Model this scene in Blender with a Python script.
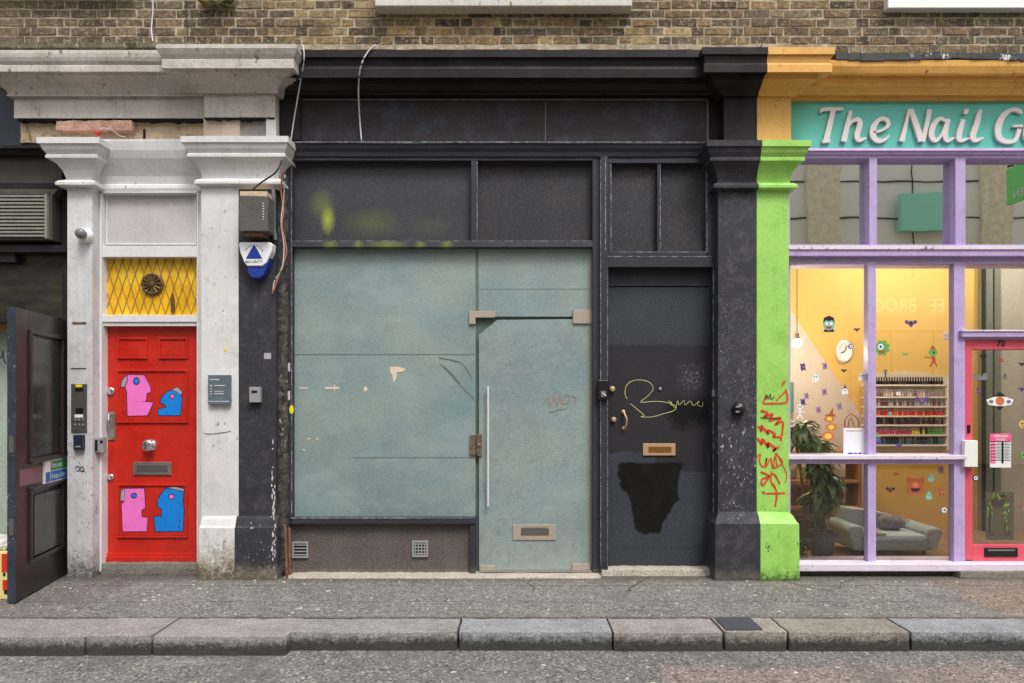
import bpy, math, random
from mathutils import Vector, noise as mnoise
for o in list(bpy.data.objects): bpy.data.objects.remove(o)
scn = bpy.context.scene
COL = scn.collection
R = math.radians
rng = random.Random(7)

# ---------------------------------------------------------------- camera
F, D, CX, HY, CH = 684.0, 5.8, 512.0, 400.0, 1.48
cam = bpy.data.cameras.new('camera'); cam.sensor_width = 36; cam.lens = 36*F/1024
cam.shift_y = (HY-341.5)/1024; cam.clip_start = .05; cam.clip_end = 1000
co = bpy.data.objects.new('camera', cam); COL.objects.link(co)
co.location = (0, -D, CH); co.rotation_euler = (R(90), 0, 0); scn.camera = co
# ---------------------------------------------------------------- sky, sun, exposure
w = bpy.data.worlds.new('World'); scn.world = w; w.use_nodes = True
nt = w.node_tree; nt.nodes.clear()
sky = nt.nodes.new('ShaderNodeTexSky'); sky.sky_type = 'NISHITA'; sky.sun_disc = False
sky.sun_elevation = R(58); sky.sun_rotation = R(155); sky.dust_density = 4; sky.air_density = 1.2; sky.ozone_density = 1
hs = nt.nodes.new('ShaderNodeHueSaturation'); hs.inputs['Saturation'].default_value = .22
bg = nt.nodes.new('ShaderNodeBackground'); bg.inputs[1].default_value = .15
wo = nt.nodes.new('ShaderNodeOutputWorld')
nt.links.new(sky.outputs[0], hs.inputs['Color']); nt.links.new(hs.outputs[0], bg.inputs[0]); nt.links.new(bg.outputs[0], wo.inputs[0])
sl = bpy.data.lights.new('sun', 'SUN'); sl.energy = 1.5; sl.angle = R(18); sl.color = (1, .985, .96)
so = bpy.data.objects.new('sun', sl); COL.objects.link(so)
so.rotation_euler = Vector((-.42, .9, -1.55)).to_track_quat('-Z', 'Y').to_euler(); so.location = (4, -9, 15)
scn.view_settings.view_transform = 'Standard'; scn.view_settings.look = 'None'
scn.view_settings.gamma = 1; scn.view_settings.exposure = 0.45
scn.render.engine = 'CYCLES'; scn.render.resolution_x = 1024; scn.render.resolution_y = 683

# ---------------------------------------------------------------- helpers
def wx(px, Y=0.): return (px-CX)*(Y+D)/F
def wz(py, Y=0.): return CH+(HY-py)*(Y+D)/F
def lin(c):
    c /= 255.; return c/12.92 if c <= .04045 else ((c+.055)/1.055)**2.4
def C(r, g, b, k=1.12): return tuple(min(.9, lin(v)*k) for v in (r, g, b))

class MB:
    def __init__(s): s.v = []; s.f = []; s.m = []; s.cm = 0; s.xf = None; s.col = None; s.cols = []
    def face(s, idx):
        s.f.append(tuple(idx)); s.m.append(s.cm); s.cols.append(s.col)
    def add(s, p):
        if s.xf: p = s.xf(*p)
        s.v.append(tuple(p)); return len(s.v)-1
    def box(s, x0, x1, y0, y1, z0, z1, j=0):
        if x0 > x1: x0, x1 = x1, x0
        if z0 > z1: z0, z1 = z1, z0
        J = (lambda: rng.uniform(-j, j)) if j else (lambda: 0)
        i = [s.add((x+J(), y, z+J())) for x in (x0, x1) for y in (y0, y1) for z in (z0, z1)]
        for q in ((0,1,3,2),(4,6,7,5),(0,4,5,1),(2,3,7,6),(0,2,6,4),(1,5,7,3)): s.face([i[k] for k in q])
        return s
    def pb(s, a, b, t, u, yf, yb, j=0):          # a..b, t..u read at depth yf
        return s.box(wx(a, yf), wx(b, yf), yf, yb, wz(u, yf), wz(t, yf), j)
    def prism(s, pts, yf, yb, rev=False):        # polygon in x,z
        n = len(pts)
        ar = sum(pts[i][0]*pts[(i+1) % n][1]-pts[(i+1) % n][0]*pts[i][1] for i in range(n))
        if ar < 0: pts = pts[::-1]
        a = [s.add((p[0], yf, p[1])) for p in pts]; b = [s.add((p[0], yb, p[1])) for p in pts]
        s.face(a); s.face(b[::-1])
        for i in range(n): s.face((a[i], b[i], b[(i+1) % n], a[(i+1) % n]))
        return s
    def pp(s, pts, yf, yb):
        return s.prism([(wx(p[0], yf), wz(p[1], yf)) for p in pts], yf, yb)
    def ell(s, px, py, rx, ry, yf, yb, n=20):
        return s.pp([(px+rx*math.cos(6.28318*k/n), py+ry*math.sin(6.28318*k/n)) for k in range(n)], yf, yb)
    def ribbon(s, pts, yf, yb):                  # (x,z,width) strip with thickness
        L = []; Rr = []
        n = len(pts)
        for i in range(n):
            p0 = pts[max(0, i-1)]; p1 = pts[min(n-1, i+1)]
            dx, dz = p1[0]-p0[0], p1[1]-p0[1]; l = math.hypot(dx, dz) or 1
            h = pts[i][2]/2; nx, nz = -dz/l*h, dx/l*h
            L.append((pts[i][0]+nx, pts[i][1]+nz)); Rr.append((pts[i][0]-nx, pts[i][1]-nz))
        la = [s.add((p[0], yf, p[1])) for p in L]; ra = [s.add((p[0], yf, p[1])) for p in Rr]
        lb = [s.add((p[0], yb, p[1])) for p in L]; rb = [s.add((p[0], yb, p[1])) for p in Rr]
        for i in range(n-1):
            s.face((la[i], ra[i], ra[i+1], la[i+1])); s.face((lb[i+1], rb[i+1], rb[i], lb[i]))
            s.face((la[i+1], lb[i+1], lb[i], la[i])); s.face((ra[i], rb[i], rb[i+1], ra[i+1]))
        s.face((la[0], lb[0], rb[0], ra[0])); s.face((ra[-1], rb[-1], lb[-1], la[-1]))
        return s
    def tube(s, pts, r, n=6):
        pts = [Vector(p) for p in pts]; rings = []
        for i, p in enumerate(pts):
            d = (pts[min(i+1, len(pts)-1)]-pts[max(i-1, 0)]).normalized()
            a = d.cross(Vector((0, 0, 1)) if abs(d.z) < .9 else Vector((1, 0, 0))).normalized(); b = d.cross(a)
            rr = r[i] if isinstance(r, (list, tuple)) else r
            rings.append([s.add(p+a*rr*math.cos(6.28318*k/n)+b*rr*math.sin(6.28318*k/n)) for k in range(n)])
        for A, B in zip(rings, rings[1:]):
            for k in range(n): s.face((A[k], B[k], B[(k+1) % n], A[(k+1) % n]))
        s.face(rings[0]); s.face(rings[-1][::-1]); return s
    def lathe(s, c, ax, prof, n=16, sx=1, sz=1): # prof (r, t) along axis 'y' (towards -y) or 'z'
        rings = []
        for r, t in prof:
            ring = []
            for k in range(n):
                a = 6.28318*k/n
                if ax == 'y': p = (c[0]+r*math.cos(a)*sx, c[1]-t, c[2]+r*math.sin(a)*sz)
                else: p = (c[0]+r*math.cos(a)*sx, c[1]+r*math.sin(a)*sz, c[2]+t)
                ring.append(s.add(p))
            rings.append(ring)
        for A, B in zip(rings, rings[1:]):
            for k in range(n): s.face((A[k], A[(k+1) % n], B[(k+1) % n], B[k]))
        s.face(rings[0][::-1]); s.face(rings[-1]); return s
    def mould(s, prof, a, b, yref, yback, aL=True, bR=True, seg=1):   # prof [(py, Y)] top to bottom; ends grow with the projection
        pr = [(Y, wz(py, Y)) for py, Y in prof]
        rows = []
        for Y, z in pr:
            p = yref-Y
            xa = a-(p if aL else 0); xb = b+(p if bR else 0)
            row = [s.add((xa, yback, z))]
            for k in range(seg+1):
                x = xa+(xb-xa)*k/seg
                jj = 0 if k in (0, seg) or seg == 1 else (mnoise.noise(Vector((x*2.3, Y*20, z*6)))*.004)
                row.append(s.add((x, Y+jj, z+jj*.7)))
            row.append(s.add((xb, yback, z)))
            rows.append(row)
        m = len(rows[0])
        for A, B in zip(rows, rows[1:]):
            for k in range(m-1): s.face((A[k], B[k], B[k+1], A[k+1]))
        s.face(rows[0]); s.face(rows[-1][::-1])
        s.face([r[0] for r in rows][::-1]); s.face([r[-1] for r in rows])
        return s
    def rough(s, x0, x1, y0, y1, z0, z1, st=.04, amp=.004, freq=9, rr=.012):   # weathered stone block
        nx, ny, nz = [max(2, int(abs(b-a)/st)) for a, b in ((x0, x1), (y0, y1), (z0, z1))]
        ids = {}
        def g(i, j, k):
            key = (i, j, k)
            if key not in ids:
                x = x0+(x1-x0)*i/nx; y = y0+(y1-y0)*j/ny; z = z0+(z1-z0)*k/nz
                e = sum(((q == 0) or (q == m)) for q, m in ((i, nx), (j, ny), (k, nz)))
                v = Vector((x, y, z)); nn = mnoise.noise_vector(v*freq)*amp + mnoise.noise_vector(v*freq*3.7)*amp*.6
                if e >= 2:
                    c = Vector(((x0+x1)/2, (y0+y1)/2, (z0+z1)/2)); d = Vector([(rr if q == 0 else -rr if q == m else 0) for q, m in ((i, nx), (j, ny), (k, nz))])
                    v += d*(.5+.8*abs(mnoise.noise(v*14)))
                ids[key] = s.add(v+nn)
            return ids[key]
        for i in range(nx):
            for j in range(ny):
                s.face((g(i, j, 0), g(i, j+1, 0), g(i+1, j+1, 0), g(i+1, j, 0))); s.face((g(i, j, nz), g(i+1, j, nz), g(i+1, j+1, nz), g(i, j+1, nz)))
        for i in range(nx):
            for k in range(nz):
                s.face((g(i, 0, k), g(i+1, 0, k), g(i+1, 0, k+1), g(i, 0, k+1))); s.face((g(i, ny, k), g(i, ny, k+1), g(i+1, ny, k+1), g(i+1, ny, k)))
        for j in range(ny):
            for k in range(nz):
                s.face((g(0, j, k), g(0, j, k+1), g(0, j+1, k+1), g(0, j+1, k))); s.face((g(nx, j, k), g(nx, j+1, k), g(nx, j+1, k+1), g(nx, j, k+1)))
        return s

ORG = {}
def link(name, mb, mat, origin, bevel=0, smooth=False):
    me = bpy.data.meshes.new(name)
    o3 = Vector(origin)
    me.from_pydata([tuple(Vector(v)-o3) for v in mb.v], [], mb.f)
    for m in (mat if isinstance(mat, (list, tuple)) else [mat]): me.materials.append(m)
    me.polygons.foreach_set('material_index', mb.m)
    if smooth: me.polygons.foreach_set('use_smooth', [True]*len(mb.f))
    if any(c is not None for c in mb.cols):
        at = me.attributes.new('tint', 'FLOAT_COLOR', 'CORNER'); k = 0
        for p, c in zip(me.polygons, mb.cols):
            for _ in p.vertices: at.data[k].color = (*(c or (1, 1, 1)), 1); k += 1
    me.validate()
    ob = bpy.data.objects.new(name, me); COL.objects.link(ob)
    if bevel:
        bm = ob.modifiers.new('bevel', 'BEVEL'); bm.width = bevel; bm.segments = 2; bm.limit_method = 'ANGLE'; bm.angle_limit = R(40)
    return ob
def tag(o, label=None, cat=None, group=None, kind=None):
    if label: o['label'] = label
    if cat: o['category'] = cat
    if group: o['group'] = group
    if kind: o['kind'] = kind
    return o
def thing(name, label, cat, loc, group=None, kind=None):
    o = bpy.data.objects.new(name, None); COL.objects.link(o); o.location = loc; o.empty_display_size = .1
    ORG[o.name] = Vector(loc); return tag(o, label, cat, group, kind)
def part(name, mb, mat, parent, label=None, bevel=0, smooth=False, kind=None):
    o = link(name, mb, mat, ORG[parent.name], bevel, smooth)
    o.parent = parent; ORG[o.name] = ORG[parent.name]
    return tag(o, label, kind=kind)
def solo(name, mb, mat, label, cat, group=None, kind=None, bevel=0, smooth=False):
    xs = [v[0] for v in mb.v]; ys = [v[1] for v in mb.v]; zs = [v[2] for v in mb.v]
    org = Vector(((min(xs)+max(xs))/2, (min(ys)+max(ys))/2, min(zs)))
    o = link(name, mb, mat, org, bevel, smooth); o.location = org; ORG[o.name] = org
    return tag(o, label, cat, group, kind)
def fixsub(o): o.location = (0, 0, 0)
def cat_rom(pts, n=6):
    out = []; m = len(pts)
    for i in range(m-1):
        p0, p1, p2, p3 = pts[max(0, i-1)], pts[i], pts[i+1], pts[min(m-1, i+2)]
        for k in range(n):
            t = k/n
            out.append(tuple(.5*((2*b)+(-a+c)*t+(2*a-5*b+4*c-d)*t*t+(-a+3*b-3*c+d)*t**3) for a, b, c, d in zip(p0, p1, p2, p3)))
    out.append(tuple(pts[-1])); return out
def text_mb(mb, s, px, py, hpx, Y, mirror=False, thick=.002, align='LEFT', bold=0, sq=1, place=None, shear=0):
    cu = bpy.data.curves.new('txt', 'FONT'); cu.body = s; cu.size = 1; cu.align_x = align; cu.offset = bold; cu.shear = shear; cu.resolution_u = 3
    ob = bpy.data.objects.new('txt', cu); COL.objects.link(ob)
    dg = bpy.context.evaluated_depsgraph_get(); me = bpy.data.meshes.new_from_object(ob.evaluated_get(dg))
    k = hpx*(Y+D)/F/.7; x0, z0 = wx(px, Y), wz(py, Y)
    base = len(mb.v); sgn = -1 if mirror else 1
    nv = len(me.vertices)
    P_ = place or (lambda u, v, d: (x0+u*sgn*sq, Y-d, z0+v))
    sv = mb.xf; mb.xf = None
    for v in me.vertices: mb.add(P_(v.co.x*k, v.co.y*k, thick))
    for p in me.polygons: mb.face([base+i for i in p.vertices])
    mb.xf = sv
    bpy.data.objects.remove(ob); bpy.data.curves.remove(cu); bpy.data.meshes.remove(me)
    return mb

# ---------------------------------------------------------------- materials
class NT:
    def __init__(s, name):
        s.mat = bpy.data.materials.new(name); s.mat.use_nodes = True; s.t = s.mat.node_tree; s.t.nodes.clear()
        s.out = s.n('ShaderNodeOutputMaterial'); g = s.n('ShaderNodeNewGeometry'); s.pos = g.outputs['Position']
    def n(s, k): return s.t.nodes.new(k)
    def put(s, sock, v):
        if v is None: return
        if isinstance(v, bpy.types.NodeSocket): s.t.links.new(v, sock)
        elif isinstance(v, (tuple, list)) and len(v) == 3 and sock.type == 'RGBA': sock.default_value = (*v, 1)
        else: sock.default_value = v
    def m(s, op, a, b=None, c=None, clamp=False):
        q = s.n('ShaderNodeMath'); q.operation = op; q.use_clamp = clamp
        s.put(q.inputs[0], a); s.put(q.inputs[1], b); s.put(q.inputs[2], c); return q.outputs[0]
    def scale(s, v):
        q = s.n('ShaderNodeVectorMath'); q.operation = 'MULTIPLY'; s.put(q.inputs[0], s.pos); q.inputs[1].default_value = v; return q.outputs[0]
    def noise(s, sc, det=4, rough=.6, vec=None, dist=0):
        q = s.n('ShaderNodeTexNoise'); q.inputs['Scale'].default_value = sc; q.inputs['Detail'].default_value = det
        q.inputs['Roughness'].default_value = rough; q.inputs['Distortion'].default_value = dist; s.put(q.inputs['Vector'], vec or s.pos); return q.outputs['Fac']
    def voro(s, sc, feat='F1', vec=None, out='Distance', rnd=1):
        q = s.n('ShaderNodeTexVoronoi'); q.feature = feat; q.inputs['Scale'].default_value = sc; q.inputs['Randomness'].default_value = rnd; s.put(q.inputs['Vector'], vec or s.pos); return q.outputs[out]
    def ramp(s, v, a, b, lo=0., hi=1.):
        q = s.n('ShaderNodeMapRange'); q.clamp = True; s.put(q.inputs[0], v); q.inputs[1].default_value = a; q.inputs[2].default_value = b
        q.inputs[3].default_value = lo; q.inputs[4].default_value = hi; return q.outputs[0]
    def mix(s, f, a, b, bl='MIX'):
        q = s.n('ShaderNodeMix'); q.data_type = 'RGBA'; q.blend_type = bl
        s.put(q.inputs[0], f); s.put(q.inputs[6], a); s.put(q.inputs[7], b); return q.outputs[2]
    def xyz(s):
        q = s.n('ShaderNodeSeparateXYZ'); s.put(q.inputs[0], s.pos); return q.outputs
    def bump(s, h, st, dist=.01):
        q = s.n('ShaderNodeBump'); q.inputs['Strength'].default_value = st; q.inputs['Distance'].default_value = dist; s.put(q.inputs['Height'], h); return q.outputs[0]
    def bsdf(s, col, rough=.5, metal=0., spec=.4, nrm=None, emit=None, es=0):
        q = s.n('ShaderNodeBsdfPrincipled'); s.put(q.inputs['Base Color'], col); s.put(q.inputs['Roughness'], rough)
        q.inputs['Metallic'].default_value = metal; q.inputs['Specular IOR Level'].default_value = spec
        if nrm is not None: s.put(q.inputs['Normal'], nrm)
        if emit: q.inputs['Emission Color'].default_value = (*emit, 1); q.inputs['Emission Strength'].default_value = es
        s.t.links.new(q.outputs[0], s.out.inputs[0]); return s.mat
    def box(s, x0, x1, z0, z1, soft=.01, wob=0., wsc=8, dim='z'):   # mask of a rectangle in x and z (or y)
        X = s.xyz(); a = X[0]; b = X[2] if dim == 'z' else X[1]
        if wob:
            nn = s.m('MULTIPLY', s.m('SUBTRACT', s.noise(wsc, 4, .7), .5), wob); a = s.m('ADD', a, nn); b = s.m('ADD', b, nn)
        r = s.m('MULTIPLY', s.ramp(a, x0-soft, x0+soft), s.ramp(a, x1-soft, x1+soft, 1, 0))
        return s.m('MULTIPLY', r, s.m('MULTIPLY', s.ramp(b, z0-soft, z0+soft), s.ramp(b, z1-soft, z1+soft, 1, 0)))

def paint(name, rgb, rough=.5, var=.14, vs=2.2, grain=.14, gs=70, bump=.25, bs=45, chips=(), streak=0, metal=0, spec=.4, dust=None, mott=None):
    """chips: (rgb, threshold, scale, z0, z1) ragged spots between heights z0 and z1; dust: (rgb, amount, z0) splashes near the ground"""
    s = NT(name)
    c = s.mix(s.ramp(s.noise(vs, 5, .65), .3, .7), tuple(v*(1-var) for v in rgb), tuple(min(.95, v*(1+var)) for v in rgb))
    if mott: c = s.mix(s.ramp(s.noise(mott[2], 5, .7), .48, .64, 0, mott[1]), c, mott[0])
    if grain: c = s.mix(min(.9, grain*2.6), c, s.mix(s.ramp(s.noise(gs, 4, .9), .32, .68), (.12, .12, .12), (.88, .88, .88)), 'OVERLAY')
    if streak:
        st = s.noise(1, 5, .7, s.scale((26, 26, 1.1)))
        c = s.mix(s.ramp(st, .5, .78, 0, streak), c, tuple(v*.45 for v in rgb))
    z = s.xyz()[2]
    for rgb2, th, sc, z0, z1 in chips:
        k = s.ramp(s.noise(sc, 6, .75, s.scale((1, 1, .55))), th, th+.02)
        wob = s.m('ADD', z, s.m('MULTIPLY', s.m('SUBTRACT', s.noise(2.5, 2), .5), .5))
        zz = s.m('MULTIPLY', s.ramp(wob, z0-.12, z0+.12), s.ramp(wob, z1-.12, z1+.12, 1, 0))
        k = s.m('MULTIPLY', k, s.ramp(s.m('MULTIPLY', zz, s.ramp(s.noise(1.7, 3), .38, .6)), .2, .6))
        c = s.mix(k, c, rgb2)
    if dust:
        q = s.m('ADD', s.ramp(z, 0, dust[2], .22, -.32), s.m('ADD', s.m('MULTIPLY', s.noise(7, 6, .8), .5), s.m('MULTIPLY', s.noise(38, 6, .85), .5)))
        c = s.mix(s.ramp(q, .50, .66, 0, dust[1]), c, dust[0])
        q2 = s.m('ADD', s.ramp(z, 0, dust[2]*.7, .16, -.3), s.noise(30, 6, .85)); c = s.mix(s.ramp(q2, .56, .64, 0, .85), c, tuple(v*.3 for v in dust[0]))
    h = s.m('ADD', s.noise(bs, 4, .65), s.m('MULTIPLY', s.noise(bs*.15, 3, .6), 1.2))
    return s.bsdf(c, s.ramp(s.noise(6, 4), .3, .7, max(.05, rough-.08), min(1, rough+.1)), metal, spec, s.bump(h, bump, .004))
def plain(name, rgb, rough=.5, metal=0, spec=.4, emit=None, es=0, var=.08):
    s = NT(name)
    c = s.mix(s.noise(30, 3), tuple(v*(1-var) for v in rgb), tuple(min(1, v*(1+var)) for v in rgb))
    return s.bsdf(c, rough, metal, spec, None, emit, es)
def glass(name, refl=1.9, tint=(.97, .98, .97), rough=.01, add=.0, wavy=.012):
    s = NT(name); t = s.n('ShaderNodeBsdfTransparent'); t.inputs[0].default_value = (*tint, 1)
    g = s.n('ShaderNodeBsdfGlossy'); g.inputs['Roughness'].default_value = rough
    s.put(g.inputs['Normal'], s.bump(s.noise(1.8, 2, .5), .5, wavy))
    f = s.n('ShaderNodeFresnel'); f.inputs[0].default_value = refl
    mx = s.n('ShaderNodeMixShader'); s.put(mx.inputs[0], s.m('ADD', f.outputs[0], add)); s.t.links.new(t.outputs[0], mx.inputs[1]); s.t.links.new(g.outputs[0], mx.inputs[2])
    s.t.links.new(mx.outputs[0], s.out.inputs[0]); return s.mat

GREYCHIP = C(170, 170, 172); WCHIP = C(205, 205, 205); SOOT = (.07, .062, .05)
M = {}
M['white'] = paint('white_masonry_paint', C(206, 204, 203), .6, .08, 1.5, bump=.5, bs=30, streak=.22, grain=.08, mott=(C(184, 178, 172), .45, 5),
                   chips=((C(110, 95, 78), .60, 22, -.2, .75), (C(128, 118, 108), .62, 26, .2, 3.4), (C(90, 82, 74), .66, 44, .2, 3.4)), dust=(C(136, 122, 102), .9, .85))
M['white_old'] = paint('grey_white_paint', C(194, 193, 195), .6, .08, 2.5, bump=.4, bs=30, streak=.3, grain=.1, mott=(C(168, 166, 166), .5, 6),
                   chips=((C(96, 92, 88), .60, 40, .2, 2.9),), dust=(C(140, 134, 124), .8, .8))
M['white_wood'] = paint('white_gloss_wood', C(208, 206, 206), .4, .05, 3, bump=.12, streak=.18, chips=((C(90, 75, 60), .69, 40, -.2, 2.4),))
M['panel_grey'] = paint('lilac_grey_panel', C(184, 177, 177), .5, .05, 3, bump=.1, streak=.2, grain=.07, mott=(C(170, 163, 165), .5, 5))
M['stucco'] = paint('weathered_stone_grey', C(182, 174, 167), .75, .09, 1.6, bump=.5, bs=26, streak=.35, grain=.14, mott=(C(150, 140, 130), .5, 5), chips=((C(120, 110, 98), .60, 14, 3.4, 4.6), (C(84, 76, 68), .65, 40, 3.4, 4.6)))
M['blk_cornice'] = paint('black_cornice_paint', C(32, 29, 31), .55, .3, 2.5, bump=.4, bs=20, streak=.5, spec=.2, grain=.25, mott=(C(52, 44, 46), .5, 4), chips=((C(110, 104, 100), .68, 30, 3.4, 4.6),))
M['blk_fascia'] = paint('black_brown_fascia', C(50, 43, 45), .55, .25, 3, spec=.22, bump=.4, bs=40, streak=.3, grain=.3, mott=(C(60, 66, 80), .7, 3.5))
M['frame'] = paint('dark_blue_grey_frame', C(50, 51, 57), .5, .16, 3, spec=.28, bump=.25, bs=40, grain=.2, mott=(C(42, 42, 48), .6, 6), chips=((C(125, 128, 135), .665, 46, -.2, 3.6),), dust=(C(120, 115, 105), .5, .18))
def edge_mat():
    s = NT('worn_frame_edge'); k = s.ramp(s.noise(1, 6, .85, s.scale((24, 24, 24))), .44, .60)
    return s.bsdf(s.mix(k, C(62, 63, 70), C(140, 142, 148)), .6, 0, .3)
M['edge'] = edge_mat()
M['transom'] = paint('dark_grey_boarding', C(53, 54, 57), .6, .12, 2.2, spec=.25, bump=.15, grain=.32, streak=.15, mott=(C(72, 60, 62), .45, 2))
M['blk_pil'] = paint('black_masonry_paint', C(50, 50, 55), .6, .15, 3, spec=.25, bump=.5, bs=34, grain=.2,
                   mott=(C(74, 72, 76), .5, 9), chips=((C(120, 118, 120), .64, 50, 1.6, 2.6), (WCHIP, .645, 44, -.2, .75)), dust=(C(150, 138, 120), .6, .32))
M['blk_pil2'] = paint('black_masonry_paint_scraped', C(52, 52, 56), .6, .15, 3, spec=.25, bump=.5, bs=34, grain=.2,
                   mott=(C(84, 82, 86), .5, 9), chips=((C(140, 140, 144), .60, 95, 1.45, 2.4), (WCHIP, .61, 46, .5, 1.35)), dust=(C(120, 112, 100), .5, .22))
M['green'] = paint('lime_green_paint', C(150, 200, 96), .5, .07, 2, bump=.5, bs=34, grain=.1, streak=.18, mott=(C(128, 176, 76), .6, 6), chips=((C(60, 95, 38), .60, 24, -.2, .7), (C(205, 225, 170), .66, 30, .2, 3.4), (C(70, 90, 50), .66, 50, .4, 3)), dust=(C(80, 110, 45), .55, .28))
M['green_dk'] = M['green']
M['orange'] = paint('amber_paint', C(216, 164, 84), .55, .08, 2, bump=.4, bs=30, grain=.1, streak=.25, mott=(C(198, 146, 70), .5, 5), chips=((C(130, 88, 45), .62, 18, 3.6, 4.6),))
M['turq'] = paint('turquoise_fascia', C(92, 184, 168), .45, .06, 2, bump=.12, grain=.04, streak=.08)
M['letter'] = plain('pale_letter_face', C(214, 206, 206), .5)
M['lav'] = paint('lavender_paint', C(178, 158, 200), .42, .08, 3, bump=.3, bs=40, grain=.08, streak=.25, mott=(C(160, 135, 180), .5, 7), chips=((C(70, 45, 75), .65, 38, -.2, 4),), dust=(C(200, 180, 200), .3, .3))
M['lavtop'] = paint('pale_lit_lavender', C(212, 200, 214), .5, .1, 6, bump=.3, bs=40, grain=.1, chips=((C(110, 70, 110), .60, 30, -.3, 4),))  # paler lavender paints the sky-lit rail tops; the sill shares it
M['pink'] = paint('coral_pink_paint', C(205, 84, 100), .4, .06, 3, bump=.15, grain=.05, chips=((C(120, 40, 55), .70, 50, -.2, 3),))
M['red'] = paint('red_gloss_paint', C(192, 40, 28, 1.05), .3, .1, 3, bump=.14, bs=24, grain=.1, streak=.16, spec=.5, mott=(C(165, 32, 24), .5, 5))
M['mdf'] = None
M['riser'] = paint('stall_riser_brown', C(88, 80, 76), .7, .14, 5, bump=.5, bs=60, grain=.35, chips=((C(130, 122, 112), .68, 40, -.1, .6),), dust=(C(130, 122, 110), .5, .1))
M['black'] = plain('black_plastic', (.012, .012, .013), .35)
M['void'] = plain('unlit_black', (.008, .008, .009), .9)
M['steel'] = plain('brushed_steel', C(175, 172, 168), .32, .85)
M['steel_dk'] = plain('dull_steel', C(120, 115, 110), .42, .7)
M['chrome'] = plain('chrome', C(215, 215, 215), .15, .9)
M['brass'] = plain('tarnished_brass', C(188, 158, 122), .5, .5)
M['copperp'] = plain('scuffed_patch_fitting', C(164, 151, 138), .5, .15)
M['rust'] = paint('rusty_metal', C(112, 82, 68), .8, .3, 14, bump=.5, bs=80, chips=((C(70, 45, 35), .55, 30, -.3, 5),))
M['cable_w'] = plain('grey_cable', C(190, 190, 192), .5)
M['cable_d'] = plain('dark_cable', C(52, 52, 55), .6)
M['copper'] = plain('copper_wire', C(185, 110, 80), .45, .3)
M['wpla'] = plain('white_plastic', C(222, 222, 220), .4)
M['gpla'] = plain('grey_plastic', C(142, 143, 142), .5)
M['blue'] = plain('blue_plastic', C(34, 56, 140), .35)
M['yellow'] = plain('yellow_sticker', C(220, 205, 40), .5)
M['signg'] = plain('green_sticker', C(40, 125, 80), .45)
M['signb'] = plain('blue_sticker', C(30, 95, 160), .45)
M['plaque'] = paint('slate_plaque', C(88, 100, 110), .4, .08, 8, bump=.05, grain=.05)
M['rose'] = plain('bronze_rosette', C(100, 78, 48), .5, .4)
M['concrete'] = paint('pale_concrete', C(168, 158, 146), .85, .12, 5, bump=.6, bs=60, grain=.3, chips=((C(105, 98, 88), .60, 20, -.4, .5),))
M['step_dk'] = paint('dark_stone_step', C(112, 106, 98), .8, .15, 6, bump=.6, bs=50, grain=.3, chips=((C(70, 64, 58), .6, 18, -.4, .5),))
M['plaster'] = paint('bare_lime_plaster', C(190, 168, 140), .85, .14, 7, bump=.8, bs=40, grain=.2, chips=((C(130, 112, 92), .58, 14, 3, 4.3),))
M['pinkplaster'] = paint('pink_plaster', C(196, 176, 160), .85, .1, 7, bump=.7, bs=40, chips=((C(130, 110, 95), .64, 30, 3, 4.3),))
M['cement'] = paint('grey_cement', C(150, 145, 138), .85, .1, 8, bump=.6, bs=50)
M['lintel'] = paint('pink_brick_lintel', C(186, 146, 130), .85, .2, 14, bump=.9, bs=40, grain=.25, mott=(C(150, 110, 95), .6, 9))
M['lead'] = paint('lead_flashing', C(52, 51, 53), .6, .4, 12, bump=.9, bs=14, metal=.0, grain=.2, chips=((C(205, 200, 195), .56, 14, 3.5, 5), (C(25, 24, 24), .56, 19, 3.5, 5)))  # pale spots paint broken highlights into the lead colour
M['sill'] = paint('painted_stone_sill', C(192, 186, 178), .7, .1, 6, bump=.5, bs=30, streak=.3, chips=((C(110, 105, 85), .6, 16, 4, 6),))
M['moss'] = paint('mossy_stone', C(130, 125, 88), .9, .3, 12, bump=.9, bs=30, chips=((C(60, 62, 36), .5, 20, 4, 6),))
M['winwhite'] = plain('white_sash_paint', C(225, 225, 222), .4)
M['winglass'] = plain('dark_window_glass', (.03, .035, .04), .06, 0, .6)
M['glass'] = glass('shop_glass', 1.55, wavy=.0006)
M['glass_up'] = glass('old_crown_glass', 2.2, (.80, .81, .78), .015, .80, .0026)
M['tan'] = plain('tan_wood', C(170, 130, 90), .6)

def brick_mat():
    s = NT('stock_brick'); a = s.n('ShaderNodeAttribute'); a.attribute_name = 'tint'
    c = s.mix(s.ramp(s.noise(24, 6, .85), .40, .62, 0, .8), a.outputs['Color'], C(66, 57, 47))
    c = s.mix(s.ramp(s.noise(34, 6, .85), .52, .60, 0, .75), c, C(178, 160, 128))
    c = s.mix(s.ramp(s.noise(2.2, 6, .75), .48, .66, 0, .65), c, C(74, 66, 57))
    return s.bsdf(c, .92, 0, .15, s.bump(s.noise(55, 6, .75), 1., .012))
def mortar_mat():
    s = NT('weathered_mortar')
    c = s.mix(s.ramp(s.noise(14, 6, .75), .35, .65), C(204, 190, 166), C(146, 132, 110))
    c = s.mix(s.ramp(s.noise(2.2, 6, .75), .48, .66, 0, .55), c, C(96, 87, 76))
    return s.bsdf(c, .95, 0, .1, s.bump(s.noise(70, 6, .8), 1., .012))
M['brick'] = brick_mat(); M['mortar'] = mortar_mat()

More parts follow.
